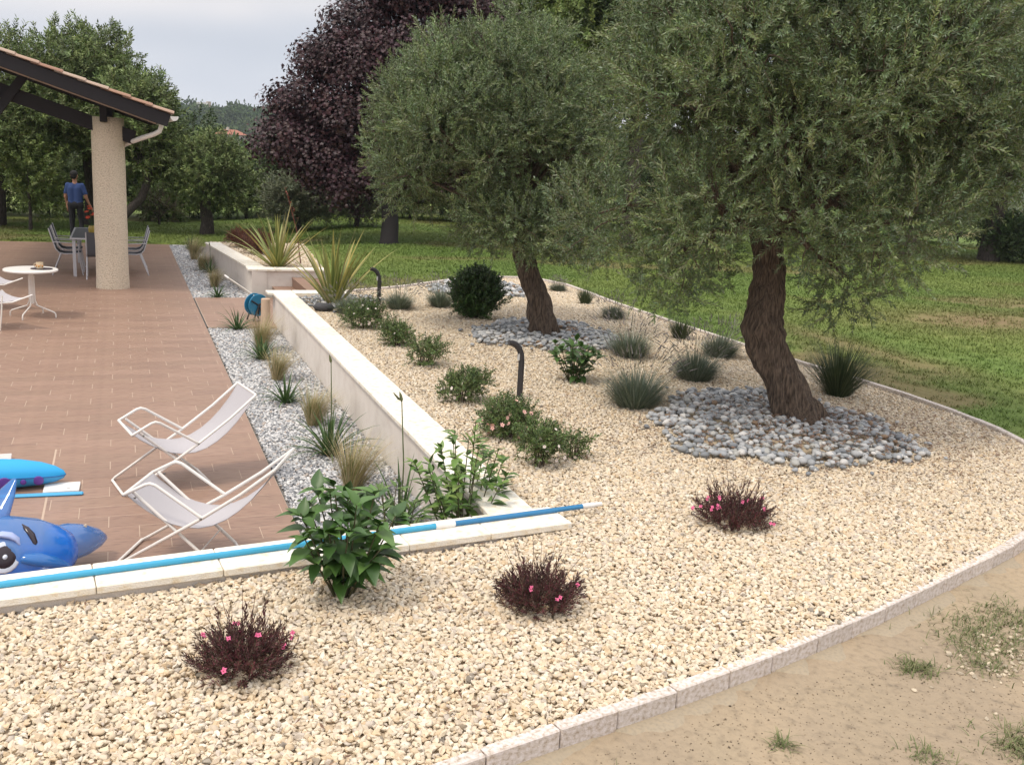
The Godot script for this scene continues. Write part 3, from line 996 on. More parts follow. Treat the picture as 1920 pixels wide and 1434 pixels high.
	far_tree("silver_tree", "second silvery shrub half under the maple crown", "tree", Vector2(6.6, -29.6), [Vector3.ZERO, Vector3(0.1, 0.5, 0)], 0.08, ball_lobes(Vector3(0, 0.75, 0), Vector3(0.9, 0.7, 0.8), 12, 0.4, -0.7), sg, 700, grey_bark, 0.75)
	far_tree("light_tree", "bright green tree beyond the small round olive", "tree", Vector2(4.6, -44.0), [Vector3.ZERO, Vector3(0, 1.0, 0)], 0.15, ball_lobes(Vector3(0, 1.0, 0), Vector3(1.7, 0.95, 1.4), 16, 0.5), lg, 1000, grey_bark)
	far_tree("light_tree", "bright green tree in front of the wooded hill", "tree", Vector2(7.4, -46.0), [Vector3.ZERO, Vector3(0, 1.0, 0)], 0.15, ball_lobes(Vector3(0, 0.9, 0), Vector3(2.2, 0.9, 1.6), 16, 0.5), lg, 1000, grey_bark)
	far_tree("light_tree", "tall light green tree between maple and the second olive", "tree", Vector2(12.0, -27.0), [Vector3.ZERO, Vector3(0.1, 1.5, 0), Vector3(0, 3.5, 0)], 0.2, ball_lobes(Vector3(0, 5.0, 0), Vector3(2.2, 3.3, 2.2), 26, 0.9), lg, 2400, grey_bark)
	far_tree("dark_cedar", "dark drooping conifer above the two olive crowns", "tree", Vector2(13.5, -25.0), [Vector3.ZERO, Vector3(0, 3.0, 0), Vector3(0, 6.0, 0)], 0.22, ball_lobes(Vector3(0, 6.6, 0), Vector3(1.9, 1.9, 1.6), 18, 0.6), dg, 1500, grey_bark)
	far_tree("orchard_tree", "olive tree with a pale trunk far off at the right", "olive tree", Vector2(23.3, -24.6), [Vector3.ZERO, Vector3(0.1, 0.8, 0), Vector3(0, 1.8, 0)], 0.28, ball_lobes(Vector3(0, 3.6, 0), Vector3(3.2, 2.6, 2.8), 30, 0.95), og, 3200, bark("pale bark", Color(0.1, 0.08, 0.06), Color(0.24, 0.2, 0.15)))
	far_tree("orchard_tree", "olive tree with thick forked trunk behind the nearest olive", "olive tree", Vector2(21.6, -25.5), [Vector3.ZERO, Vector3(-0.1, 0.9, 0), Vector3(-0.2, 1.9, 0)], 0.24, ball_lobes(Vector3(-0.4, 3.7, 0), Vector3(3.0, 2.6, 2.6), 28, 0.95), og, 2900, bark("pale bark", Color(0.1, 0.08, 0.06), Color(0.24, 0.2, 0.15)))
	far_tree("orchard_tree", "tree with dark trunk standing over the dark bush at the right edge", "tree", Vector2(25.4, -23.2), [Vector3.ZERO, Vector3(0, 1.0, 0), Vector3(0.1, 2.4, 0)], 0.3, ball_lobes(Vector3(0.3, 4.6, 0), Vector3(3.0, 2.6, 2.6), 28, 0.95), lg, 2600, grey_bark)
	far_tree("dark_bush", "dark rounded bush at the foot of the right edge tree", "bush", Vector2(26.0, -22.9), [Vector3.ZERO, Vector3(0, 0.4, 0)], 0.06, ball_lobes(Vector3(0, 0.75, 0), Vector3(0.95, 0.8, 0.8), 12, 0.4, -0.8), dg, 900, grey_bark, 0.7)
	# hedge of shrubs closing the lawn
	var spots := [[-7.5, -36, 1.5, 0], [-5.6, -35, 1.2, 0], [-3.9, -36.5, 1.5, 0], [-2.2, -35.5, 1.1, 1], [-0.6, -36.5, 1.4, 0], [1.3, -34.8, 0.7, 2], [2.6, -36, 1.3, 0], [4.0, -35, 0.8, 1], [5.8, -36, 1.3, 0], [7.6, -34.5, 1.4, 0], [9.4, -33.5, 1.2, 1], [11.2, -33, 1.5, 0], [13.2, -32.5, 1.3, 0], [15.3, -32.5, 1.6, 1], [17.6, -33, 1.6, 0], [19.8, -32, 1.5, 1], [22.0, -31.5, 1.7, 1], [24.5, -31, 1.7, 1], [27.2, -30, 1.8, 1], [30, -29, 2.0, 1], [1.95, -37, 1.7, 0], [8.5, -38, 2.2, 0], [12, -38, 2.5, 0], [16, -38, 2.6, 0], [20.5, -37, 2.6, 0], [25, -36, 2.8, 0], [30, -34, 2.8, 0]]
	for i in spots.size():
		var e: Array = spots[i]
		var r: float = e[2] * (1.3 if e[0] < 6.0 and e[3] < 2 else 1.1)
		var order := ["first", "second", "third", "fourth", "fifth", "sixth", "seventh", "eighth", "ninth", "tenth", "eleventh", "twelfth", "thirteenth", "fourteenth", "fifteenth", "sixteenth", "seventeenth", "eighteenth", "nineteenth", "twentieth", "twenty first", "last"]
		var back := i > 20
		var rank := 0
		for k in spots.size():
			if (k > 20) == back and spots[k][0] < e[0]: rank += 1
		var lb: String = "%s hedge shrub, %s from the left in the far lawn's %s" % [["dark green", "mid green", "bright green"][e[3]], order[mini(rank, 21)], "taller back row" if back else "front row"]
		far_tree("hedge_shrub", lb, "shrub", Vector2(e[0], e[1]), [Vector3.ZERO, Vector3(0, 0.3, 0)], 0.05, ball_lobes(Vector3(0, r * 0.75, 0), Vector3(r, r * 0.85, r * 0.8), 12, r * 0.45, -0.8), [dg, og, lg][e[3]], int(420 * r), grey_bark, 0.9, "shrubs of the hedge row")
	far_tree("bare_shrub", "brownish twiggy shrub between column and small olive", "shrub", Vector2(1.1, -33.0), [Vector3.ZERO, Vector3(0.0, 0.2, 0)], 0.05, [[Vector3(-0.35, 0.6, 0), Vector3(0.35, 0.45, 0.3)], [Vector3(0.35, 0.65, 0), Vector3(0.35, 0.45, 0.3)], [Vector3(0, 0.8, 0), Vector3(0.35, 0.4, 0.3)]], broad_sprigs("twiggy shrub", [Color(0.13, 0.1, 0.055), Color(0.1, 0.09, 0.045)], 0.4, 0.06, 0.02, 14), 160, grey_bark, 0.8)
	far_tree("thin_tree", "thin young tree with bright leaves left of the person", "tree", Vector2(-2.35, -30.2), [Vector3.ZERO, Vector3(0.02, 0.6, 0), Vector3(0, 1.2, 0)], 0.05, [[Vector3(0.35, 0.7, -0.3), Vector3(0.5, 0.5, 0.4)], [Vector3(0, 1.7, 0), Vector3(0.9, 0.7, 0.6)]], lg, 260, grey_bark, 0.7)


# ---------------------------------------------------------------- stones
func stone(flatness: float, rough: float, m: Material, facets := false) -> ArrayMesh:   # subdivided octahedron, dented by noise
	var b := Mb.new()
	var key := {}
	var nz := FastNoiseLite.new()
	nz.seed = rng.randi(); nz.frequency = 0.7; nz.fractal_octaves = 2
	var pt := func(d: Vector3) -> int:
		d = d.normalized()
		var k := Vector3i(d * 1000)
		if not key.has(k):
			var r := 1.0 + rough * nz.get_noise_3dv(d * 1.3)
			key[k] = b.p(d * r * Vector3(1.0, flatness, 0.74) * 0.5)
		return key[k]
	var ax := [Vector3.RIGHT, Vector3.BACK, Vector3.LEFT, Vector3.FORWARD]
	for i in 4:
		for s in [1.0, -1.0]:
			var a: Vector3 = ax[i]; var c: Vector3 = ax[(i + 1) % 4]; var t := Vector3(0, s, 0)
			var ab := a + c; var bt := c + t; var ta := t + a
			for f in [[a, ab, ta], [ab, c, bt], [ta, bt, t], [ab, bt, ta]]:
				if s < 0: b.t(pt.call(f[0]), pt.call(f[1]), pt.call(f[2]))
				else: b.t(pt.call(f[2]), pt.call(f[1]), pt.call(f[0]))
	return b.mesh(m, facets)

func strew(called: String, label: String, shapes: Array, cols: Array, poly: Callable, rect: Rect2, step: float, size: Vector2, height: Callable, lift: float) -> void:
	var o := Node3D.new()
	o.name = called
	add_child(o)
	tag(o, label, "gravel", "", "stuff")
	var xs := []; var cs := []
	for s in shapes: xs.append([]); cs.append([])
	var x := rect.position.x
	while x < rect.end.x:
		var z := rect.position.y
		while z < rect.end.y:
			var q := Vector2(x + rng.randf_range(-0.6, 0.6) * step, z + rng.randf_range(-0.6, 0.6) * step)
			z += step
			if not poly.call(q): continue
			var s := rng.randf_range(size.x, size.y)
			var k := rng.randi() % shapes.size()
			var bs := Basis(Vector3.UP, rng.randf() * TAU) * Basis(rv(), rng.randf_range(0, 0.7))
			xs[k].append(Transform3D(bs.scaled(Vector3.ONE * s), Vector3(q.x, height.call(q.x, q.y) + rng.randf_range(-0.2, 0.5) * lift, q.y)))
			var c: Color = cols[rng.randi() % cols.size()] * (rng.randf_range(0.9, 1.09) if rng.randf() > 0.015 else rng.randf_range(0.3, 0.6))
			c.a = 1.0
			cs[k].append(c)
		x += step
	for k in shapes.size(): many("stones", shapes[k], xs[k], cs[k], o)

func in_ring(q: Vector2, c: Vector2, r: float) -> bool:
	var a := (q - c).angle()
	var e := q - c
	e += Vector2(0.926, 0.377) * e.dot(Vector2(0.926, 0.377)) * 0.19
	return e.length() < r * (1.0 + 0.09 * sin(a * 3.0 + c.x) + 0.06 * sin(a * 7.0 + 1.3))

func pebble_ring(label: String, c: Vector2, r: float, n: int, single: int, sz: Vector2) -> void:
	var t := thing("pebble_ring", label, "pebbles", Vector3(c.x, 0.0, c.y), 0.0, "rings of grey pebbles in the gravel bed")
	var pm := vmat("grey pebble", 0.75)
	tri_tex(pm, noise_tex(0.04, [grey(0.82), grey(1.0), grey(0.95)], 82, 4), Vector3(9, 9, 9))
	var shapes := []
	for k in 4: shapes.append(stone(0.58, 0.35, pm))
	var cols := [Color(0.33, 0.345, 0.36), Color(0.25, 0.265, 0.28), Color(0.40, 0.41, 0.42), Color(0.47, 0.475, 0.48), Color(0.58, 0.57, 0.555), Color(0.22, 0.235, 0.255), Color(0.42, 0.42, 0.40), Color(0.34, 0.36, 0.385), Color(0.25, 0.17, 0.11)]
	var tinted := {}
	var list := []
	for i in n:
		var q := Vector2(rng.randf_range(-1, 1), rng.randf_range(-1, 1)) * r * 1.2
		var far := rng.randf() < 0.06
		if not in_ring(q + c, c, r * (1.16 if far else 1.0)): continue
		list.append([q, rng.randf_range(sz.x, sz.y) * (0.75 if far else 1.0), rng.randi() % 4, rng.randi() % (9 if rng.randf() < 0.3 else 8), rng.randf() * TAU, rng.randf_range(0.0, 0.045) if not far else 0.02])
	list.sort_custom(func(a, b): return (a[0] + c).length() < (b[0] + c).length())
	var xs := [[], [], [], []]; var cs := [[], [], [], []]
	for i in list.size():
		var e: Array = list[i]
		var q: Vector2 = e[0]
		var bs := Basis(Vector3.UP, e[4]) * Basis(rv(), rng.randf_range(0, 0.35))
		var x := Transform3D(bs.scaled(Vector3.ONE * e[1]), Vector3(q.x, bed_h(q.x + c.x, q.y + c.y) + 0.012 + e[5], q.y))
		if i < single:
			var key := [e[2], e[3]]
			if not tinted.has(key):
				var m: StandardMaterial3D = pm.duplicate()
				m.resource_name = "grey pebble %d" % e[3]
				var k := Vector2i(7, e[3])
				if tinted.has(k): m = tinted[k]
				else:
					m.albedo_color = cols[e[3]].linear_to_srgb()
					tinted[k] = m
				var ms: ArrayMesh = shapes[e[2]].duplicate()
				ms.surface_set_material(0, m)
				tinted[key] = ms
			part("pebble", tinted[key], t, x)
		else:
			xs[e[2]].append(x); cs[e[2]].append(cols[e[3]] * rng.randf_range(0.85, 1.15))
	for k in 4:
		if xs[k].size(): many("far_pebbles", shapes[k], xs[k], cs[k], t)

func stones() -> void:
	pebble_ring("wide circle of grey pebbles round the nearest olive trunk", Vector2(5.5, -7.1), 1.33, 3600, 300, Vector2(0.045, 0.10))
	pebble_ring("circle of grey pebbles round the second olive trunk", Vector2(5.2, -11.65), 1.15, 2800, 300, Vector2(0.045, 0.10))
	pebble_ring("partly hidden pebble circle at the far corner behind the dark bush", Vector2(5.9, -16.2), 1.1, 1500, 0, Vector2(0.055, 0.115))
	pebble_ring("pale grey pebbles under the big striped plant by the wall end", Vector2(3.05, -14.6), 0.75, 900, 0, Vector2(0.04, 0.09))

	var cm := vmat("cream gravel stone", 0.85)
	tri_tex(cm, noise_tex(0.06, [Color(0.86, 0.82, 0.76), Color(1, 1, 1), Color(1, 0.98, 0.94)], 81, 4), Vector3(12, 12, 12))
	var shapes := []
	for k in 9: shapes.append(stone(rng.randf_range(0.38, 0.75), 1.0, cm, k % 3 != 0))
	var cols := [Color(0.66, 0.56, 0.42), Color(0.70, 0.61, 0.47), Color(0.62, 0.51, 0.37), Color(0.72, 0.65, 0.54), Color(0.67, 0.575, 0.43), Color(0.64, 0.555, 0.44), Color(0.74, 0.68, 0.58), Color(0.58, 0.49, 0.38), Color(0.67, 0.585, 0.455), Color(0.63, 0.50, 0.34), Color(0.70, 0.62, 0.495), Color(0.65, 0.57, 0.46), Color(0.55, 0.49, 0.42)]
	var rings := [[Vector2(5.5, -7.1), 1.18], [Vector2(5.2, -11.65), 1.0], [Vector2(5.9, -16.2), 0.95], [Vector2(3.05, -14.6), 0.6]]
	var inside := func(q: Vector2) -> bool:
		if not Geometry2D.is_point_in_polygon(q, bed_line): return false
		for r in rings:
			if in_ring(q, r[0], r[1]): return false
		return true
	var near := func(q: Vector2) -> bool: return q.y > -6.6 and inside.call(q)
	var beyond := func(q: Vector2) -> bool: return q.y <= -6.6 and inside.call(q)
	var lift := func(x: float, z: float) -> float: return bed_h(x, z) - 0.004
	strew("cream_gravel", "cream gravel covering the near part of the bed", shapes, cols, near, Rect2(-1.5, -6.7, 9.6, 4.1), 0.0205, Vector2(0.018, 0.047), lift, 0.02)
	strew("cream_gravel_001", "cream gravel covering the bed round the olives", shapes, cols, beyond, Rect2(2.3, -18.0, 5.8, 11.5), 0.0225, Vector2(0.019, 0.043), lift, 0.02)
	strew("cream_gravel_002", "cream gravel in the far planter", shapes, cols, func(q: Vector2) -> bool: return q.x > 2.15 + 0.09 * (q.y + 18.3) + 0.2 and q.x < 3.55 - 0.09 * (q.y + 18.3), Rect2(1.9, -23.6, 2.8, 5.1), 0.045, Vector2(0.035, 0.06), func(_x, _z): return 0.445, 0.02)

	var gm := vmat("grey gravel stone", 0.8)
	tri_tex(gm, noise_tex(0.05, [grey(0.8), grey(1.0), grey(0.96)], 83, 4), Vector3(12, 12, 12))
	var gs := []
	for k in 5: gs.append(stone(rng.randf_range(0.45, 0.7), 0.6, gm, k % 2 == 0))
	var gc := [Color(0.46, 0.465, 0.475), Color(0.34, 0.35, 0.365), Color(0.60, 0.60, 0.60), Color(0.26, 0.27, 0.29), Color(0.72, 0.71, 0.70), Color(0.40, 0.405, 0.415), Color(0.54, 0.54, 0.545), Color(0.2, 0.21, 0.225), Color(0.45, 0.39, 0.345), Color(0.66, 0.65, 0.635)]
	var edge := func(q: Vector2) -> bool: return q.x > 1.165 + 0.012 * fine.get_noise_1d(q.y * 300) and q.x < 2.17 and (q.y > -15.1 + 0.12 * (q.x - 1.2) - 0.1 * 0 or q.y < -17.95)
	strew("grey_gravel", "white and grey gravel strip between terrace and long wall", gs, gc, edge, Rect2(1.15, -15.1, 1.03, 9.75), 0.0205, Vector2(0.022, 0.044), func(_x, _z): return -0.022, 0.02)
	strew("grey_gravel_001", "white and grey gravel strip before the farther wall", gs, gc, func(q: Vector2) -> bool: return q.x < 2.17 + 0.0936 * (q.y + 18.3) * (1.0 if q.y > -23.0 else 0.6), Rect2(1.15, -27.3, 1.03, 9.35), 0.031, Vector2(0.032, 0.056), func(_x, _z): return -0.02, 0.02)

	# single odd stones
	var b := stone(0.42, 0.3, mat("dark stone", 0.06, 0.06, 0.065, 0.8))
	tag(part("dark_rock", b, self, Transform3D(Basis(Vector3.UP, -0.5).scaled(Vector3(0.34, 0.34, 0.3)), Vector3(2.68, 0.49, -13.95))), "flat dark grey rock lying by the far end of the coping", "rock")

	# dry leaves under the olives
	var lm := vmat("dry leaf", 0.9)
	var l := Mb.new()
	l.leaf(Vector3(-0.025, 0, 0), Vector3.RIGHT, Vector3.UP, 0.05, 0.012, 0.3)
	var lf := l.mesh(lm)
	var xs := []; var cs := []
	for i in 4200:
		var c := Vector2(5.9, -6.8) if rng.randf() < 0.75 else Vector2(5.2, -11.7)
		var q := c + Vector2(rng.randfn(), rng.randfn()) * Vector2(1.0, 0.75)
		if i % 4 == 0: q = Vector2(rng.randf_range(-1.0, 7.8), rng.randf_range(-14.0, -3.0))
		if not Geometry2D.is_point_in_polygon(q, bed_line): continue
		xs.append(Transform3D(Basis(Vector3.UP, rng.randf() * TAU) * Basis(rv(), 0.4), Vector3(q.x, bed_h(q.x, q.y) + rng.randf_range(0.02, 0.035) + (0.035 if in_ring(q, Vector2(5.5, -7.1), 1.25) else 0.0), q.y)))
		cs.append(mixc(Color(0.13, 0.07, 0.045), Color(0.24, 0.15, 0.1), rng.randf()))
	tag(many("fallen_leaves", lf, xs, cs, self), "dry brown olive leaves fallen on gravel and pebbles", "leaves")

	lawn()

func lawn() -> void:
	var m := vmat("grass blade", 0.7, 0.3, Color(0.8, 1.0, 0.3))
	var shapes := []
	for k in 3:
		var b := Mb.new()
		for i in 16:
			b.col = Color(1, 1, 1) * rng.randf_range(0.85, 1.15)
			var a := rng.randf() * TAU
			b.blade(Vector3(cos(a), 0, sin(a)) * rng.randf() * 0.09 + Vector3(0, -0.005, 0), (Vector3.UP + rv(0.55)).normalized(), rng.randf_range(0.03, 0.07), 0.006, 0.7, 2)
		shapes.append(b.mesh(m))
	var o := Node3D.new()
	o.name = "grass"
	add_child(o)
	tag(o, "mown grass of the lawn beyond the kerb", "grass", "", "stuff")
	var xs := [[], [], []]; var cs := [[], [], []]
	for i in 170000:
		var f := pow(rng.randf(), 0.65)
		var q: Vector2
		if i < 125000: q = Vector2(rng.randf_range(7.6, 30.0), -4.8 - 30.0 * f)
		else: q = Vector2(rng.randf_range(-6.0, 9.0), rng.randf_range(-34.0, -15.0))
		if Geometry2D.is_point_in_polygon(q, bed_line): continue
		if q.x < 2.3 and q.y > -27.5: continue
		if q.x < 3.85 - 0.09 * (q.y + 18.3) and q.y > -23.9 and q.y < -18.3: continue
		if q.x < 3.55 and q.y > -23.7: continue
		if q.x < 8.1 and q.y > -15.4: continue
		if q.x > 5.0 and q.y < -15.4 and q.y > -17.9 and q.x < 7.95 and Geometry2D.is_point_in_polygon(q + Vector2(-0.1, 0.1), bed_line): continue
		var c := ground_c(q.x, q.y)
		if c.r > c.g * 1.12 and rng.randf() < 0.75: continue
		var d := q.length()
		var s := rng.randf_range(0.8, 1.2) * (1.0 + 0.03 * maxf(d - 14.0, 0.0))
		var k := rng.randi() % 3
		xs[k].append(Transform3D(Basis(Vector3.UP, rng.randf() * TAU).scaled(Vector3(s * 1.25, s * 0.9, s * 1.25)), Vector3(q.x, ground_h(q.x, q.y), q.y)))
		cs[k].append(mixc(c * 1.15, Color(0.13, 0.205, 0.036), 0.35) * rng.randf_range(0.88, 1.12))
	for k in 3: many("blades", shapes[k], xs[k], cs[k], o)
	# weeds on the sandy ground outside the kerb
	var spots := [[4.25, -3.5, 0.34, 95, "largest weedy grass patch, between the kerb and the stray stones"], [4.62, -3.62, 0.30, 70, "weedy grass patch reaching the right edge close to the kerb"], [3.62, -3.34, 0.13, 34, "compact grass tuft sprouting against the foot of the kerb"], [4.0, -3.28, 0.16, 26, "low grass tuft just left of the largest weedy patch"], [3.60, -2.64, 0.2, 70, "grass clump in the bottom right corner"], [1.72, -2.95, 0.06, 8, "small grass seedling near the kerb at the bottom edge"], [2.55, -2.98, 0.07, 8, "lone grass seedling in the bare sand"], [3.1, -2.72, 0.12, 14, "wispy grass seedlings in the middle of the sand"], [4.5, -3.2, 0.24, 50, "thin grass among the stray cream stones"]]
	for e in spots:
		var t := thing("weed_tuft", e[4], "grass tuft", Vector3(e[0], ground_h(e[0], e[1]), e[1]), 0.0, "weeds on the sandy ground")
		var b := Mb.new()
		for i in e[3] * 7:
			b.col = mixc(Color(0.09, 0.125, 0.035), Color(0.2, 0.19, 0.09), rng.randf()) * rng.randf_range(0.8, 1.2)
			var q: Vector2 = Vector2(rng.randfn(), rng.randfn()) * e[2] * 0.42
			b.blade(Vector3(q.x, -0.004, q.y), (Vector3.UP + rv(0.8)).normalized(), rng.randf_range(0.025, 0.085) * (1.2 if e[3] < 12 else 1.0), 0.0042, 1.0, 3)
		tag(part("blades", b.mesh(m), t), "", "", "", "stuff")
	var cm: Material = mats["cream gravel stone"]
	var sh := [stone(0.6, 0.7, cm, true), stone(0.7, 0.6, cm)]
	var xs2 := [[], []]; var cs2 := [[], []]
	for i in 5000:
		var q := Vector2(4.42, -3.22) + Vector2(rng.randfn(), rng.randfn()) * Vector2(0.3, 0.15)
		if i > 330: q = Vector2(rng.randf_range(1.2, 5.0), rng.randf_range(-3.4, -2.0))
		if Geometry2D.is_point_in_polygon(q + Vector2(0, -0.12), bed_line): continue
		var k := i % 2
		var s := rng.randf_range(0.012, 0.036) if i <= 330 else rng.randf_range(0.003, 0.008) * (1.8 if i % 23 == 0 else 1.0)
		xs2[k].append(Transform3D(Basis(Vector3.UP, rng.randf() * TAU).scaled(Vector3.ONE * s), Vector3(q.x, ground_h(q.x, q.y) + s * 0.15, q.y)))
		cs2[k].append((Color(0.6, 0.52, 0.4) if i <= 330 else mixc(Color(0.09, 0.07, 0.05), Color(0.36, 0.28, 0.19), rng.randf())) * rng.randf_range(0.6, 1.15))
	var ob := Node3D.new()
	ob.name = "stray_gravel"
	add_child(ob)
	tag(ob, "stray cream stones and crumbs on the sandy ground", "gravel", "", "stuff")
	for k in 2: many("stones", sh[k], xs2[k], cs2[k], ob)


# ---------------------------------------------------------------- plants of the bed
func flower_mesh(r: float, petal: Color, eye: Color, petals := 5) -> ArrayMesh:
	var b := Mb.new()
	b.col = petal
	for k in petals:
		var a := TAU * k / petals
		var d := Vector3(cos(a), 0.25, sin(a)).normalized()
		b.leaf(Vector3.ZERO, d, Vector3.UP, r, r * 0.85, 0.05)
	b.col = eye
	b.ball(Vector3(0, r * 0.1, 0), Vector3.ONE * r * 0.22, 6, 4)
	return b.mesh(vmat("petal", 0.6, 0.3))

func on_bed(x: float, z: float) -> Vector3: return Vector3(x, bed_h(x, z), z)

func bush(called: String, label: String, cat: String, at: Vector3, w: float, h: float, shapes: Array, n: int, group: String, lean := Vector3.ZERO, size := 1.0, flowers := 0, fl: Mesh = null) -> Node3D:
	var t := thing(called, label, cat, at, 0.0, group)
	var b := Mb.new()
	b.col = Color(0.1, 0.075, 0.05)
	for i in 9:
		var a := i * 2.4
		var e := Vector3(cos(a) * w * 0.3, h * rng.randf_range(0.5, 0.8), sin(a) * w * 0.3) + lean * h * 0.5
		b.tube([Vector3(cos(a) * 0.03, -0.03, sin(a) * 0.03), e * 0.5 + Vector3(0, 0.03, 0), e], [0.007, 0.005, 0.003], 4)
	part("stems", b.mesh(vmat("bush stem", 0.9)), t)
	var lobes := []
	for i in 9:
		var a := i * 2.39996 + rng.randf()
		var r := w * rng.randf_range(0.18, 0.26)
		var f := rng.randf_range(0.22, 0.75)
		lobes.append([Vector3(cos(a) * w * 0.3, h * f, sin(a) * w * 0.3) + lean * h * f, Vector3(r, r * 0.95, r)])
	lobes.append([Vector3(0, h * 0.42, 0), Vector3(w * 0.36, h * 0.42, w * 0.36)])
	crown(t, "foliage", shapes, lobes, n, 0.7, size, 0.25, 0.0)
	for i in flowers:
		var k := in_lobes(lobes)
		var d: Vector3 = (k[1] + Vector3(-0.1, 0.5, 0.5)).normalized()
		var pt: Vector3 = k[0] + k[1] * 0.05 + Vector3(-0.03, 0.03, 0.07)
		if pt.y < 0.04: pt.y = 0.05
		part("flower", fl, t, Transform3D(aim(d, rng.randf() * TAU).scaled(Vector3.ONE * rng.randf_range(0.8, 1.2)), pt))
	return t

func tuft(called: String, label: String, cat: String, at: Vector3, n: int, h: Vector2, wd: float, spread: float, bend: float, cols: Array, group: String, base_r := 0.06, lean := Vector3.ZERO, segs := 5) -> Node3D:
	var t := thing(called, label, cat, at, 0.0, group)
	var b := Mb.new()
	for i in n:
		var a := rng.randf() * TAU
		var o := Vector3(cos(a), 0, sin(a))
		var s := pow(rng.randf(), 0.6)
		b.col = cols[rng.randi() % cols.size()] * rng.randf_range(0.75, 1.2)
		b.blade(o * base_r * s + Vector3(0, -0.02, 0), (Vector3.UP + o * spread * s * rng.randf_range(0.4, 1.2) + lean + rv(0.12)).normalized(), rng.randf_range(h.x, h.y), wd * rng.randf_range(0.7, 1.2), bend * rng.randf_range(0.5, 1.3), segs)
	part("blades", b.mesh(vmat("tuft blade", 0.65, 0.3, Color(0.9, 1, 0.5))), t)
	return t

func lavender(label: String, x: float, z: float, w: float, h: float, dark := 1.0) -> void:
	w *= 1.25
	h *= 1.2
	var cols := [Color(0.16, 0.21, 0.155) * dark, Color(0.21, 0.255, 0.2) * dark, Color(0.12, 0.165, 0.11) * dark, Color(0.27, 0.30, 0.25) * dark]
	var t := tuft("lavender", label, "lavender", on_bed(x, z), int(1000 * w / 0.5), Vector2(h * 0.36, h * 0.72), 0.0055, 1.35, 0.3, cols, "lavender clumps in the gravel bed", w * 0.2)
	var b := Mb.new()
	for i in 95:
		var a := rng.randf() * TAU
		var d := (Vector3.UP + Vector3(cos(a), 0, sin(a)) * rng.randf_range(0.1, 1.3)).normalized()
		var s := h * rng.randf_range(0.9, 1.4)
		b.col = Color(0.2, 0.22, 0.15) * dark
		b.blade(Vector3(cos(a), 0, sin(a)) * w * 0.1, d, s, 0.0035, 0.25, 3)
		b.col = mixc(Color(0.2, 0.18, 0.2), Color(0.23, 0.21, 0.16), rng.randf())
		b.tube([d * s * 0.88, d * s * 1.0 + Vector3(0, -s * 0.03, 0)], [0.006, 0.002], 4)
	part("flower_spikes", b.mesh(vmat("tuft blade")), t)

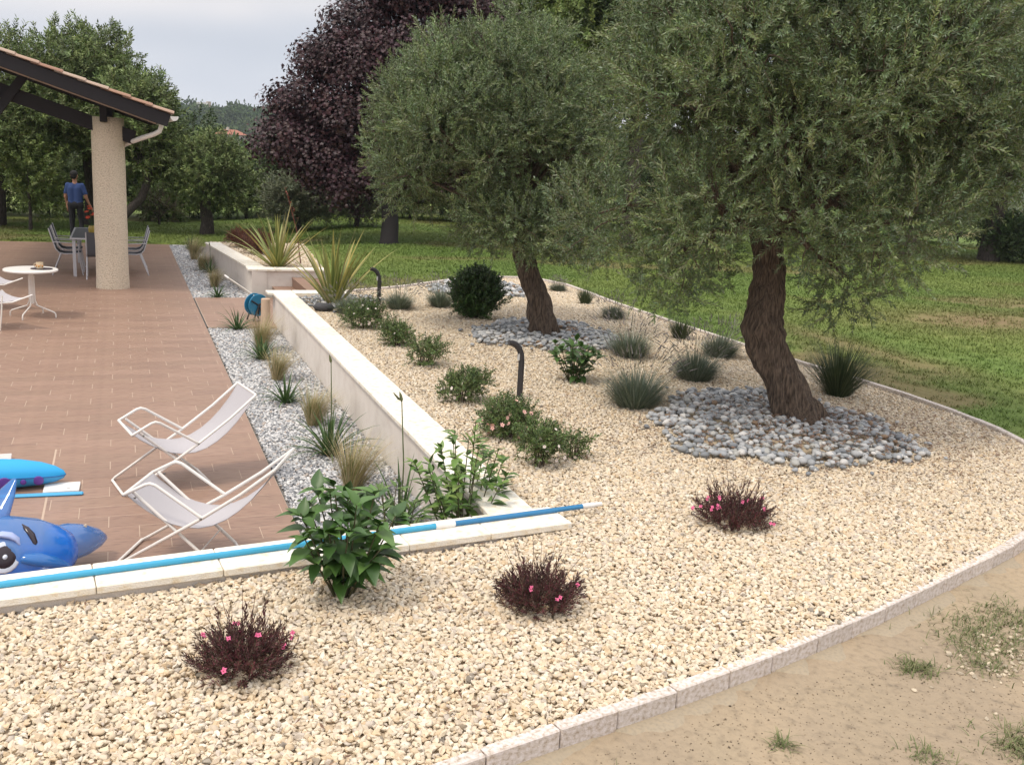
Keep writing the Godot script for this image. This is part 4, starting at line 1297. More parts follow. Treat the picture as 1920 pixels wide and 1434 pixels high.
func bed_plants() -> void:
	var rm := vmat("rose leaf", 0.55, 0.3, Color(0.8, 1, 0.4))
	var rs := []
	for k in 3: rs.append(sprig(0.11, 13, 0.024, 0.013, [Color(0.075, 0.13, 0.036), Color(0.10, 0.16, 0.045), Color(0.055, 0.095, 0.028), Color(0.14, 0.185, 0.06)], rm, 0.9, 0.0016))
	var white_f := flower_mesh(0.018, Color(0.82, 0.74, 0.72), Color(0.6, 0.5, 0.2))
	var pink_f := flower_mesh(0.021, Color(0.78, 0.46, 0.42), Color(0.62, 0.4, 0.2))
	var grp := "flowering bushes along the coping"
	bush("rock_rose", "low white flowering bush nearest the far end of the coping", "flowering bush", on_bed(2.95, -12.6), 0.55, 0.37, rs, 560, grp, Vector3.ZERO, 0.9, 26, white_f)
	bush("rock_rose", "small dark bush with few white flowers behind the leafy sparse one", "flowering bush", on_bed(3.06, -11.36), 0.36, 0.29, rs, 330, grp, Vector3.ZERO, 1.0, 7, white_f)
	bush("rock_rose", "loose reddish green bush without open flowers", "flowering bush", on_bed(3.08, -10.24), 0.42, 0.29, rs, 190, grp, Vector3(0.15, 0, 0), 1.1)
	bush("rock_rose", "spreading bush dotted white just left of the tall curved light", "flowering bush", on_bed(2.98, -8.62), 0.42, 0.33, rs, 470, grp, Vector3(0.3, 0, 0), 0.9, 22, white_f)
	bush("rock_rose", "largest bush with pink flowers above the foreground shrub", "flowering bush", on_bed(3.0, -7.43), 0.47, 0.37, rs, 600, grp, Vector3.ZERO, 0.9, 34, pink_f)
	bush("rock_rose", "upright narrow bush with a few pale flowers nearest the coping corner", "flowering bush", on_bed(2.93, -6.55), 0.32, 0.38, rs, 360, grp, Vector3(0.1, 0, -0.1), 0.9, 14, white_f)
	bush("rock_rose", "tiny outlying bush beside the upright narrow one", "flowering bush", on_bed(3.3, -6.72), 0.22, 0.16, rs, 70, grp, Vector3.ZERO, 1.0, 3, white_f)

	var ds := []
	var dm := vmat("box leaf", 0.5, 0.2)
	for k in 3: ds.append(sprig(0.13, 20, 0.026, 0.014, [Color(0.035, 0.08, 0.018), Color(0.05, 0.11, 0.024), Color(0.085, 0.16, 0.04), Color(0.028, 0.06, 0.015)], dm, 0.9, 0.002))
	var bt := thing("box_bush", "dense dark green rounded bush left of the second olive trunk", "bush", on_bed(4.77, -13.26))
	var b := Mb.new()
	for i in 7: limb(b, Vector3(0, -0.02, 0), rv(0.2) + Vector3(0, 0.4, 0), 0.014, 0.004)
	part("stems", b.mesh(bark("grey bark", Color.BLACK, Color.BLACK)), bt)
	crown(bt, "foliage", ds, ball_lobes(Vector3(0, 0.32, 0), Vector3(0.33, 0.36, 0.32), 34, 0.125, -0.95), 2200, 1.1, 1.25, 0.4, 0.0)

	lavender("grey lavender clump touching the far curved light", 3.85, -14.17, 0.45, 0.36)
	lavender("grey lavender clump by the dark rock and coping end", 3.0, -13.75, 0.46, 0.33)
	lavender("grey lavender half hidden by the dense dark bush", 4.55, -14.3, 0.4, 0.38)
	lavender("lavender just beyond the leafy green shrub near the second pebble ring", 5.75, -10.37, 0.56, 0.44)
	lavender("largest lavender with long pale stalks left of the nearest olive trunk", 4.61, -8.11, 0.62, 0.50)
	lavender("lavender between the largest lavender and the nearest olive trunk", 5.94, -9.16, 0.6, 0.44, 0.85)
	lavender("lavender close to the kerb behind the trunk side lavender", 7.04, -10.34, 0.55, 0.38, 0.8)
	lavender("small lavender near the kerb right of the second olive", 6.96, -13.15, 0.4, 0.3, 0.8)
	lavender("low lavender at the far kerb corner", 7.36, -16.13, 0.4, 0.2, 0.8)
	var gc := [Color(0.055, 0.085, 0.035), Color(0.075, 0.105, 0.045), Color(0.04, 0.06, 0.025), Color(0.1, 0.125, 0.06)]
	tuft("ornamental_grass", "big dark green grass clump right of the nearest olive trunk", "ornamental grass", on_bed(7.13, -8.2), 900, Vector2(0.4, 0.72), 0.006, 1.0, 0.45, gc, "dark grass clumps along the kerb", 0.1)
	tuft("ornamental_grass", "dark grass clump mostly hidden behind the nearest olive trunk", "ornamental grass", on_bed(7.55, -10.05), 420, Vector2(0.25, 0.42), 0.006, 0.9, 0.45, gc, "dark grass clumps along the kerb", 0.08)
	tuft("ornamental_grass", "short dark grass tuft along the kerb under hanging olive leaves", "ornamental grass", on_bed(7.15, -11.5), 420, Vector2(0.2, 0.36), 0.007, 0.8, 0.4, gc, "dark grass clumps along the kerb", 0.08)
	tuft("ornamental_grass", "upright little grass tuft near the far kerb", "ornamental grass", on_bed(7.19, -14.63), 300, Vector2(0.18, 0.32), 0.007, 0.6, 0.3, gc, "dark grass clumps along the kerb", 0.07)

	# gaura with dark red stems and pink flowers
	var gm := vmat("gaura leaf", 0.6, 0.2, Color(1, 0.3, 0.3))
	var gs := []
	for k in 3: gs.append(sprig(0.15, 24, 0.034, 0.0085, [Color(0.085, 0.022, 0.028), Color(0.115, 0.03, 0.038), Color(0.055, 0.022, 0.02), Color(0.06, 0.04, 0.025)], gm, 0.7, 0.0018))
	var gf := flower_mesh(0.014, Color(0.72, 0.14, 0.3), Color(0.5, 0.1, 0.1), 4)
	var places := [["dark red gaura with pink flowers at the lower left", 0.45, -4.12, 0.46, 0.225, 8], ["dark red gaura in front of the pale coping end", 1.98, -4.33, 0.5, 0.25, 3], ["dark red gaura with bright pink flowers below the big pebble circle", 3.7, -5.08, 0.6, 0.24, 13]]
	for e in places:
		var t := thing("gaura_plant", e[0], "flowering plant", on_bed(e[1], e[2]), 0.0, "dark red gaura plants in the cream gravel")
		var xs := [[], [], []]; var cs := [[], [], []]
		var tops := []
		for i in 250:
			var a := rng.randf() * TAU
			var r := sqrt(rng.randf())
			var o := Vector3(cos(a), 0, sin(a)) * r
			var d := (Vector3.UP * 0.85 + o * 0.8 + rv(0.5)).normalized()
			var k := rng.randi() % 3
			var pos: Vector3 = o * e[3] * 0.33 + Vector3(0, rng.randf() * e[4] * 0.45 * (1.0 - 0.4 * r), 0)
			var s: float = rng.randf_range(0.7, 1.05) * (1.9 if rng.randf() < 0.1 else 1.0) * e[4] / 0.29
			xs[k].append(Transform3D(aim(d, rng.randf() * TAU).scaled(Vector3(0.75, s, 0.75)), pos))
			cs[k].append(grey(rng.randf_range(0.65, 1.4)))
			tops.append(pos + d * 0.16 * s)
		for k in 3: many("foliage", gs[k], xs[k], cs[k], t)
		b = Mb.new()
		b.col = Color(0.07, 0.025, 0.025)
		for i in 12:
			var a := i * 2.4
			var d := Vector3(cos(a) * 0.9, 0.9 + 0.5 * (i % 3), sin(a) * 0.9).normalized()
			b.tube([Vector3(0, 0.02, 0), d * e[3] * 0.4, d * e[3] * rng.randf_range(0.6, 0.78) + Vector3(0, 0.02, 0)], [0.003, 0.002, 0.0012], 3)
		part("stalks", b.mesh(gm), t)
		for i in e[5]:
			for j in 2:
				part("flower", gf, t, Transform3D(aim(Vector3(-0.2, 0.7, 0.7) + rv(0.4), rng.randf() * TAU), tops[(i * 37) % tops.size()] + rv(0.012)))

	# leafy shrubs whose leaves can be told apart
	leafy("hydrangea", "leafy dark green shrub in front of the blue pole", on_bed(1.03, -4.74), 0.6, 0.64, 17, 230, Vector2(0.105, 0.165), 0.62, [Color(0.052, 0.118, 0.026), Color(0.072, 0.15, 0.034), Color(0.10, 0.19, 0.044), Color(0.042, 0.095, 0.022)], 0.3)
	leafy("hydrangea", "leafy bright green shrub beside the second pebble circle", on_bed(4.48, -9.26), 0.56, 0.52, 14, 170, Vector2(0.10, 0.15), 0.62, [Color(0.055, 0.11, 0.028), Color(0.07, 0.14, 0.035), Color(0.09, 0.17, 0.045)], 0.25)
	leafy("citrus_shrub", "glossy light green shrub growing against the near wall end", Vector3(2.12, -0.02, -5.97), 0.74, 1.04, 20, 400, Vector2(0.085, 0.135), 0.46, [Color(0.10, 0.19, 0.04), Color(0.14, 0.24, 0.052), Color(0.075, 0.145, 0.034), Color(0.2, 0.29, 0.075)], 0.15, 0.42)
	leafy("young_shrub", "small light green shrub half hidden behind the coping", Vector3(1.62, -0.02, -5.98), 0.5, 0.64, 11, 90, Vector2(0.085, 0.13), 0.44, [Color(0.1, 0.17, 0.045), Color(0.13, 0.2, 0.055)], 0.15, 0.3)

	# phormiums: every strap leaf a part of its own
	phormium("tall striped yellow green strap leaved plant at the end of the long wall", on_bed(2.92, -14.5), 38, 1.22, 0.9)
	phormium("striped strap leaved plant with arching leaves on the far planter", Vector3(2.75, 0.44, -18.95), 34, 1.25, 1.3)
	var hs := []
	var hm := vmat("heather leaf", 0.7, 0.2)
	for k in 2: hs.append(sprig(0.12, 22, 0.025, 0.012, [Color(0.12, 0.04, 0.025), Color(0.09, 0.035, 0.02), Color(0.16, 0.06, 0.035)], hm, 0.8))
	bush("red_shrub", "rusty red bush farther along the far planter", "bush", Vector3(2.45, 0.44, -22.5), 0.55, 0.42, hs, 420, "rusty bushes on the far planter")
	bush("red_shrub", "rusty red bush behind the arching striped plant", "bush", Vector3(2.65, 0.44, -21.2), 0.62, 0.4, hs, 420, "rusty bushes on the far planter")
	var t := thing("red_flower_stalk", "tall reddish flower stalk behind the striped plants", "flower", Vector3(3.3, 0.44, -19.6))
	b = Mb.new()
	b.col = Color(0.16, 0.05, 0.035)
	b.tube([Vector3(0, -0.05, 0), Vector3(-0.1, 0.7, 0), Vector3(-0.25, 1.25, 0), Vector3(-0.33, 1.5, 0)], [0.012, 0.01, 0.007, 0.004], 5)
	for i in 16:
		var f := 0.6 + 0.4 * i / 16.0
		b.col = Color(0.2, 0.05, 0.03)
		b.leaf(Vector3(-0.33 * f * f, 1.5 * f, 0), (rv() + Vector3.UP * 0.6).normalized(), Vector3.UP, 0.09, 0.02)
	part("stalk", b.mesh(vmat("tuft blade")), t)

	# bollard lights
	var bl := thing("garden_light", "dark grey curved path light in the middle of the gravel bed", "garden light", on_bed(3.62, -8.68), 0.0, "curved garden lights")
	var dm2 := mat("anthracite metal", 0.055, 0.052, 0.056, 0.5, 0.3)
	b = Mb.new()
	var pts := []; var w := 0.5
	for e in [[0, -0.1], [0, 0.15], [0.0, 0.36], [-0.008, 0.44], [-0.035, 0.50], [-0.075, 0.54], [-0.12, 0.558], [-0.15, 0.56]]: pts.append(Vector3(e[0], e[1], 0))
	b.tube(pts, [0.028, 0.028, 0.028, 0.028, 0.028, 0.027, 0.026, 0.024], 8, 1.15)
	part("post", b.mesh(dm2, true), bl)
	b = Mb.new()
	b.box(Vector3(-0.035, 0.43, 0.0), Vector3(0.012, 0.10, 0.036), 0.003)
	part("lens", b.mesh(mat("frosted lens", 0.6, 0.6, 0.6, 0.3), true), bl)
	bl.rotation.y = 0.1
	copy(bl, "dark grey curved path light at the far end of the bed", on_bed(3.62, -14.48), 0.15)

func leafy(called: String, label: String, at: Vector3, w: float, h: float, stems: int, leaves: int, size: Vector2, ratio: float, cols: Array, curl: float, bare := 0.1) -> void:
	var t := thing(called, label, "shrub", at)
	var m := vmat("broad leaf", 0.42, 0.35, Color(0.75, 1, 0.35))
	var shapes := []
	for c in cols:
		for k in 2:
			var b := Mb.new()
			b.col = c
			b.bigleaf(1.0, ratio, curl * (0.5 + k))
			shapes.append(b.mesh(m))
	var b := Mb.new()
	b.col = Color(0.09, 0.085, 0.04)
	var tips := []
	for i in stems:
		var a := i * 2.39996 + 0.4
		var r := sqrt((i + 0.5) / stems)
		var top := Vector3(cos(a) * w * 0.5 * r, h * rng.randf_range(0.72, 1.0) * (1.0 - 0.25 * r * r), sin(a) * w * 0.5 * r)
		var mid := Vector3(top.x * 0.55, top.y * 0.5, top.z * 0.55) + rv(0.02)
		b.tube([Vector3(cos(a) * 0.02, -0.05, sin(a) * 0.02), mid, top], [0.007, 0.005, 0.003], 4)
		tips.append([Vector3.ZERO, mid, top])
	part("stems", b.mesh(vmat("bush stem", 0.9)), t)
	for i in leaves:
		var e: Array = tips[i % stems]
		var f := bare + (1.0 - bare) * pow(rng.randf(), 0.8)
		if i < stems * 3: f = rng.randf_range(0.93, 1.0)
		var pt: Vector3 = e[0].lerp(e[1], f * 2.0) if f < 0.5 else e[1].lerp(e[2], f * 2.0 - 1.0)
		var a := rng.randf() * TAU
		var o := Vector3(cos(a), 0, sin(a))
		var outw := Vector3(pt.x, 0, pt.z)
		var d := (o + outw.normalized() * 0.7 + Vector3.UP * (rng.randf_range(-0.2, 0.9) if i >= stems * 3 else rng.randf_range(0.2, 1.2))).normalized()
		var side := d.cross(Vector3.UP).normalized()
		var bs := Basis(d, side.cross(d), side)
		var s := rng.randf_range(size.x, size.y) * (0.8 if f > 0.9 else 1.0)
		part("leaf", shapes[rng.randi() % shapes.size()], t, Transform3D(bs.scaled(Vector3.ONE * s), pt))

func strap_mesh(ln: float, wd: float, bend: float, a: Color, z: Color, m: Material, dir: Vector3, power := 1.0, segs := 8) -> ArrayMesh:
	var b := Mb.new()
	b.col = a
	b.blade(Vector3.ZERO, dir, ln, wd, bend, segs, 0.35, power)
	for i in b.c.size():   # pale margins, greener middle
		if i % 3 != 1: b.c[i] = z
	return b.mesh(m)

func phormium(label: String, at: Vector3, n: int, h: float, spread: float) -> void:
	var t := thing("phormium", label, "plant", at, 0.0, "striped strap leaved plants by the walls")
	var m := vmat("strap leaf", 0.5, 0.35, Color(1, 1, 0.5))
	for i in n:
		var a := i * 2.39996
		var f := (i + 0.5) / n
		var d := (Vector3.UP + Vector3(cos(a), 0, sin(a)) * spread * f).normalized()
		var c := mixc(Color(0.12, 0.165, 0.045), Color(0.2, 0.22, 0.06), rng.randf())
		var z := [Color(0.42, 0.39, 0.11), Color(0.34, 0.36, 0.12), Color(0.5, 0.38, 0.1), Color(0.25, 0.29, 0.085), Color(0.42, 0.32, 0.18)][rng.randi() % 5] as Color
		part("leaf", strap_mesh(h * rng.randf_range(0.65, 1.12), 0.08, 0.1 + 0.5 * f * spread * rng.randf_range(0.3, 1.0), c, z, m, d, 0.8), t, Transform3D(Basis(), Vector3(cos(a) * 0.07 * f, -0.03, sin(a) * 0.07 * f)))

func agapanthus(label: String, x: float, z: float, n: int, h: float, stalk := 0.0, bud := 0) -> void:
	var t := thing("agapanthus", label, "plant", Vector3(x, -0.03, z), 0.0, "agapanthus in the grey gravel strip")
	var m := vmat("strap leaf", 0.5, 0.35, Color(1, 1, 0.5))
	n = int(n * 1.5)
	for i in n:
		var a := i * 2.39996 + x * 9
		var f := (i + 0.5) / n
		var d := (Vector3.UP + Vector3(cos(a), 0, sin(a)) * 1.5 * f).normalized()
		var c := mixc(Color(0.035, 0.075, 0.022), Color(0.07, 0.13, 0.035), rng.randf())
		part("leaf", strap_mesh(h * rng.randf_range(0.75, 1.15), 0.026, 0.35 + 1.0 * f, c, c * 1.15, m, d, 1.0, 6), t, Transform3D(Basis(), Vector3(cos(a), 0, sin(a)) * 0.025))
	if stalk > 0.0:
		var b := Mb.new()
		b.col = Color(0.1, 0.13, 0.05)
		b.tube([Vector3.ZERO, Vector3(0.01, stalk * 0.5, 0), Vector3(-0.02 if bud == 1 else 0.0, stalk, 0)], [0.006, 0.0055, 0.004], 6)
		part("flower_stalk", b.mesh(vmat("bush stem", 0.9)), t)
		b = Mb.new()
		b.col = Color(0.14, 0.16, 0.07)
		var top := Vector3(-0.02 if bud == 1 else 0.0, stalk, 0)
		b.tube([top, top + Vector3(-0.004, 0.02, 0), top + Vector3(-0.012, 0.055, 0), top + Vector3(-0.02, 0.08, 0)], [0.004, 0.013, 0.010, 0.001], 7)
		if bud == 1:
			for k in 5: b.tube([top + Vector3(0, 0.01, 0), top + Vector3(-0.03 - 0.01 * k, 0.02 + 0.014 * k, 0.01 * (k - 2))], [0.003, 0.004], 4)
		part("flower_bud", b.mesh(vmat("bush stem", 0.9)), t)

func feather(label: String, x: float, z: float, w: float, h: float, n := 420) -> void:
	var cols := [Color(0.48, 0.38, 0.22), Color(0.4, 0.31, 0.16), Color(0.56, 0.48, 0.32), Color(0.28, 0.28, 0.11)]
	h *= 1.12
	var t := tuft("feather_grass", label, "ornamental grass", Vector3(x, -0.02, z), n, Vector2(h * 0.75, h * 1.2), 0.0032, 0.55, 0.75, cols, "feather grass clumps in the grey gravel strip", 0.05, Vector3(0.22, 0, 0), 6)
	var b := Mb.new()
	for i in n / 2:
		var a := rng.randf() * TAU
		b.col = mixc(Color(0.13, 0.17, 0.055), Color(0.24, 0.22, 0.08), rng.randf())
		b.blade(Vector3(cos(a), 0, sin(a)) * 0.04 * rng.randf(), (Vector3.UP + rv(0.35)).normalized(), h * rng.randf_range(0.4, 0.75), 0.004, 0.2, 3)
	part("green_blades", b.mesh(vmat("tuft blade")), t)

func strip_plants() -> void:
	agapanthus("agapanthus with a tall bent bud stalk nearest the coping", 1.9, -6.75, 20, 0.5, 0.98, 1)
	agapanthus("large agapanthus with a straight bud stalk in mid strip", 1.72, -8.58, 34, 0.5, 0.88, 2)
	agapanthus("low agapanthus right of the upper deckchair top", 1.62, -10.53, 24, 0.36)
	agapanthus("agapanthus between two feather grass clumps", 1.66, -12.8, 26, 0.4)
	agapanthus("agapanthus in front of the blue hose reel", 1.58, -15.0, 20, 0.4)
	agapanthus("small agapanthus at the landing edge of the far strip", 1.57, -18.2, 20, 0.3)
	agapanthus("agapanthus in the middle of the far strip", 1.72, -21.6, 18, 0.36, 0.6, 2)
	agapanthus("agapanthus at the very end of the far strip", 1.6, -26.3, 16, 0.4)
	feather("feather grass nearest the coping beside the bent bud stalk", 1.7, -7.56, 0.35, 0.46, 520)
	feather("feather grass left of the large agapanthus", 1.74, -9.58, 0.34, 0.40, 460)
	feather("narrow upright feather grass in mid strip", 1.68, -11.62, 0.26, 0.38)
	feather("tall feather grass before the beige post", 1.72, -13.39, 0.36, 0.48)
	feather("feather grass behind the small agapanthus on the far strip", 1.62, -19.5, 0.4, 0.36)
	feather("feather grass in the middle of the far strip", 1.6, -22.1, 0.5, 0.4, 520)
	feather("taller feather grass towards the end of the far strip", 1.55, -24.1, 0.5, 0.5, 560)


# ---------------------------------------------------------------- furniture
func deckchair(label: String, at: Vector3, turn: float) -> Node3D:
	var t := thing("deckchair", label, "deckchair", at, turn, "white sling deckchairs on the terrace")
	var wm := mat("white enamel tube", 0.76, 0.73, 0.69, 0.35)
	var w := 0.23
	var r := 0.0115
	var b := Mb.new()
	# rear to front main frame: foot bar, two long sides, top bar
	b.tube([Vector3(-0.62, 0.731, -w), Vector3(-0.40, 0.55, -w), Vector3(-0.143, 0.369, -w), Vector3(0.40, 0.02, -w), Vector3(0.43, 0.012, -w + 0.04), Vector3(0.43, 0.012, w - 0.04), Vector3(0.40, 0.02, w), Vector3(-0.143, 0.369, w), Vector3(-0.40, 0.55, w), Vector3(-0.62, 0.731, w)], [r], 8)
	b.tube([Vector3(-0.62, 0.731, -w), Vector3(-0.62, 0.731, w)], [r * 0.9], 8)
	part("main_frame", b.mesh(wm), t)
	b = Mb.new()
	b.tube([Vector3(0.31, 0.512, -w + 0.025), Vector3(-0.22, 0.035, -w + 0.025), Vector3(-0.25, 0.012, -w + 0.05), Vector3(-0.25, 0.012, w - 0.05), Vector3(-0.22, 0.035, w - 0.025), Vector3(0.31, 0.512, w - 0.025)], [r], 8)
	part("leg_frame", b.mesh(wm), t)
	for s in [-1.0, 1.0]:
		b = Mb.new()
		var z: float = w * s
		b.tube([Vector3(0.357, 0.496, z), Vector3(0.27, 0.545, z), Vector3(0.215, 0.575, z), Vector3(0.185, 0.583, z), Vector3(0.15, 0.572, z), Vector3(-0.143, 0.375, z)], [r], 8)
		part("armrest", b.mesh(wm), t)
	b = Mb.new()
	b.tube([Vector3(0.357, 0.496, -w - 0.005), Vector3(0.357, 0.496, w + 0.005)], [r], 8)
	part("front_bar", b.mesh(wm), t)
	for e in [[-0.12, 0.125, 0.3]]:
		b = Mb.new()
		b.tube([Vector3(e[0], e[1], -w), Vector3(e[0], e[1], w)], [0.005], 6)
		part("brace", b.mesh(wm), t)
	for s in [-1.0, 1.0]:
		for e in [[-0.143, 0.372], [0.28, 0.487]]:
			b = Mb.new()
			b.tube([Vector3(e[0], e[1], (w + 0.014) * s - 0.004), Vector3(e[0], e[1], (w + 0.014) * s + 0.004)], [0.008], 8)
			part("rivet", b.mesh(mat("rivet steel", 0.25, 0.24, 0.23, 0.4, 0.8)), t)
	var fab := mat("mesh fabric", 1, 1, 1, 0.75)
	tri_tex(fab, noise_tex(0.3, [lin(0.36, 0.345, 0.365), lin(0.56, 0.54, 0.565)], 91, 2, 256), Vector3(4, 4, 4))
	fab.backlight_enabled = true
	fab.backlight = Color(0.35, 0.35, 0.35)
	b = Mb.new()
	var prof := [Vector2(0.357, 0.506), Vector2(0.30, 0.452), Vector2(0.22, 0.396), Vector2(0.14, 0.35), Vector2(0.06, 0.316), Vector2(-0.03, 0.298), Vector2(-0.12, 0.298), Vector2(-0.21, 0.322), Vector2(-0.30, 0.37), Vector2(-0.38, 0.432), Vector2(-0.46, 0.512), Vector2(-0.54, 0.612), Vector2(-0.625, 0.742)]
	for side in [0.0, -0.0025]:
		var rows := []
		for k in prof.size():
			var row := []
			for j in 7:
				var f := j / 6.0 * 2.0 - 1.0
				var sag := 0.012 * (1.0 - f * f) * sin(PI * k / 12.0)
				row.append(Vector3(prof[k].x, prof[k].y - sag + side, f * (w - 0.012)))
			if side == 0.0: row.reverse()
			rows.append(row)
		b.sheet(rows)
	part("sling", b.mesh(fab), t)
	return t

func furniture() -> void:
	var d := deckchair("white sling deckchair standing farther from the coping", Vector3(0.327, 0.008, -8.04), -2.925)
	copy(d, "white sling deckchair half hidden behind the front coping", Vector3(0.38, 0.008, -6.453), -3.553)

	var wm: Material = mats["white enamel tube"]
	# sling chairs at the left edge by the round table
	var t := thing("sling_chair", "white sling chair cut by the left edge nearer the camera", "chair", Vector3(-1.68, 0, -15.2), 0.15, "white sling chairs by the round table")
	var b := Mb.new()
	for s in [-1.0, 1.0]:
		b.tube([Vector3(0.46 if s > 0 else 0.1, 0.50, s * 0.26), Vector3(0.2, 0.40, s * 0.26), Vector3(-0.2, 0.38, s * 0.25), Vector3(-0.45, 0.8, s * 0.24)], [0.012], 8)
		b.tube([Vector3(0.08, 0.5, s * 0.26), Vector3(0.06, 0.25, s * 0.265), Vector3(0.03, 0.01, s * 0.27)], [0.011], 8)
		b.tube([Vector3(-0.2, 0.39, s * 0.25), Vector3(-0.42, 0.01, s * 0.27)], [0.011], 8)
	b.tube([Vector3(-0.45, 0.8, -0.24), Vector3(-0.45, 0.8, 0.24)], [0.012], 8)
	part("frame", b.mesh(wm), t)
	b = Mb.new()
	var rows := []
	for k in 9:
		var f := k / 8.0
		var row := []
		for j in 7:
			var s := j / 6.0 * 2.0 - 1.0
			var x := lerpf(0.1 + 0.18 * (s + 1.0), -0.45, f)
			var y := 0.5 - 0.35 * f + 0.75 * f * f * f - 0.07 * (1.0 - s * s)
			row.append(Vector3(x, y, s * 0.255))
		row.reverse()
		rows.append(row)
	b.sheet(rows)
	part("sling", b.mesh(mats["mesh fabric"]), t)
	copy(t, "white sling chair at the left edge close to the round table", Vector3(-1.93, 0, -16.95), 0.1)

	# round bistro table
	t = thing("bistro_table", "small round white metal table with splayed legs", "table", Vector3(-1.28, 0.008, -16.1))
	b = Mb.new()
	b.lathe([Vector2(0.001, 0.722), Vector2(0.365, 0.72), Vector2(0.375, 0.712), Vector2(0.375, 0.694), Vector2(0.365, 0.688), Vector2(0.001, 0.69)], 36)
	part("tabletop", b.mesh(wm), t)
	b = Mb.new()
	b.tube([Vector3(0, 0.69, 0), Vector3(0, 0.2, 0)], [0.033], 12)
	part("pole", b.mesh(wm), t)
	for k in 4:
		var a := 0.35 + k * PI / 2
		var o := Vector3(cos(a), 0, sin(a))
		b = Mb.new()
		b.tube([Vector3(0, 0.62, 0) + o * 0.036, Vector3(0, 0.25, 0) + o * 0.04, Vector3(0, 0.17, 0) + o * 0.075, Vector3(0, 0.11, 0) + o * 0.24, Vector3(0, 0.085, 0) + o * 0.31, Vector3(0, 0.06, 0) + o * 0.335, Vector3(0, 0.0, 0) + o * 0.34], [0.0105], 7)
		part("leg", b.mesh(wm), t)
	t = thing("serving_tray", "dark oval tray on the small round table", "tray", Vector3(-1.13, 0.73, -16.06))
	b = Mb.new()
	b.lathe([Vector2(0.15, 0.014), Vector2(0.155, 0.012), Vector2(0.145, 0.0), Vector2(0.001, 0.001)], 24, 1.0, 0.7)
	b.lathe([Vector2(0.001, 0.004), Vector2(0.14, 0.004), Vector2(0.15, 0.014)], 24, 1.0, 0.7)
	part("dish", b.mesh(mat("dark tray", 0.06, 0.045, 0.055, 0.4)), t)
	t = thing("mug", "cream mug with an orange pattern standing on the tray", "mug", Vector3(-1.15, 0.735, -16.05))
	b = Mb.new()
	b.lathe([Vector2(0.001, 0.012), Vector2(0.043, 0.012), Vector2(0.046, 0.1), Vector2(0.05, 0.1), Vector2(0.048, 0.01), Vector2(0.043, 0.0), Vector2(0.001, 0.0)], 20)
	part("cup", b.mesh(mat("mug glaze", 0.62, 0.5, 0.34, 0.3)), t)
	b = Mb.new()
	for k in 5:
		var a := 0.7 + k * 0.55
		b.ball(Vector3(cos(a) * 0.046, 0.045 + 0.014 * (k % 2), sin(a) * 0.046), Vector3(0.014, 0.016, 0.014) * (0.6 if k % 2 else 1.0), 8, 6)
	part("orange_pattern", b.mesh(mat("orange glaze", 0.6, 0.27, 0.06, 0.3)), t)
	b = Mb.new()
	b.tube([Vector3(-0.046, 0.08, 0), Vector3(-0.075, 0.075, 0), Vector3(-0.08, 0.05, 0), Vector3(-0.07, 0.03, 0), Vector3(-0.046, 0.026, 0)], [0.006], 6)
	part("handle", b.mesh(mats["mug glaze"]), t)

	# dining table
	var alu := mat("pale aluminium", 0.55, 0.55, 0.58, 0.45, 0.2)
	var slate := mat("slate top", 0.09, 0.095, 0.11, 0.45)
	t = thing("dining_table", "long dining table with slate grey top behind the column", "table", Vector3(-0.42, 0.008, -21.85))
	b = Mb.new()
	b.box(Vector3(0, 0.738, 0), Vector3(0.98, 0.012, 2.3), 0.003)
	part("tabletop", b.mesh(slate, true), t)
	b = Mb.new()
	for s in [-1.0, 1.0]:
		b.box(Vector3(s * 0.505, 0.735, 0), Vector3(0.03, 0.03, 2.36))
		b.box(Vector3(0, 0.735, s * 1.165), Vector3(0.978, 0.03, 0.03))
	part("frame", b.mesh(alu, true), t)
	for sx in [-1.0, 1.0]:
		for sz in [-1.0, 1.0]:
			b = Mb.new()
			b.box(Vector3(sx * 0.45, 0.36, sz * 1.1), Vector3(0.06, 0.72, 0.06), 0.004)
			part("leg", b.mesh(alu, true), t)
	t = thing("flower_vase", "red orange flowers in a yellow vase on the dining table", "vase", Vector3(-0.56, 0.752, -21.6))
	b = Mb.new()
	b.lathe([Vector2(0.001, 0.02), Vector2(0.05, 0.17), Vector2(0.06, 0.17), Vector2(0.075, 0.09), Vector2(0.055, 0.0), Vector2(0.001, 0.0)], 16)
	part("vase", b.mesh(mat("yellow glaze", 0.42, 0.3, 0.06, 0.3)), t)
	var fl := flower_mesh(0.055, Color(0.55, 0.06, 0.03), Color(0.5, 0.15, 0.03), 7)
	b = Mb.new()
	b.col = Color(0.06, 0.1, 0.03)
	var heads := []
	for k in 8:
		var e := Vector3(cos(k * 2.4) * 0.09, 0.3 + 0.035 * k, sin(k * 2.4) * 0.09)
		b.tube([Vector3(0, 0.08, 0), e], [0.004, 0.003], 4)
		heads.append(e)
	part("stems", b.mesh(vmat("bush stem", 0.9)), t)
	for e in heads: part("flower", fl, t, Transform3D(aim(e + Vector3(0, 0, 0.2), 0), e))

	# dining chairs
	t = thing("dining_chair", "", "chair", Vector3.ZERO, 0.0, "grey dining chairs round the long table")
	var tex := mat("grey textile", 0.1, 0.105, 0.12, 0.8)
	b = Mb.new()
	var prof := [Vector2(0.24, 0.435), Vector2(0.1, 0.42), Vector2(-0.06, 0.415), Vector2(-0.15, 0.44), Vector2(-0.2, 0.5), Vector2(-0.24, 0.62), Vector2(-0.28, 0.76), Vector2(-0.32, 0.9)]
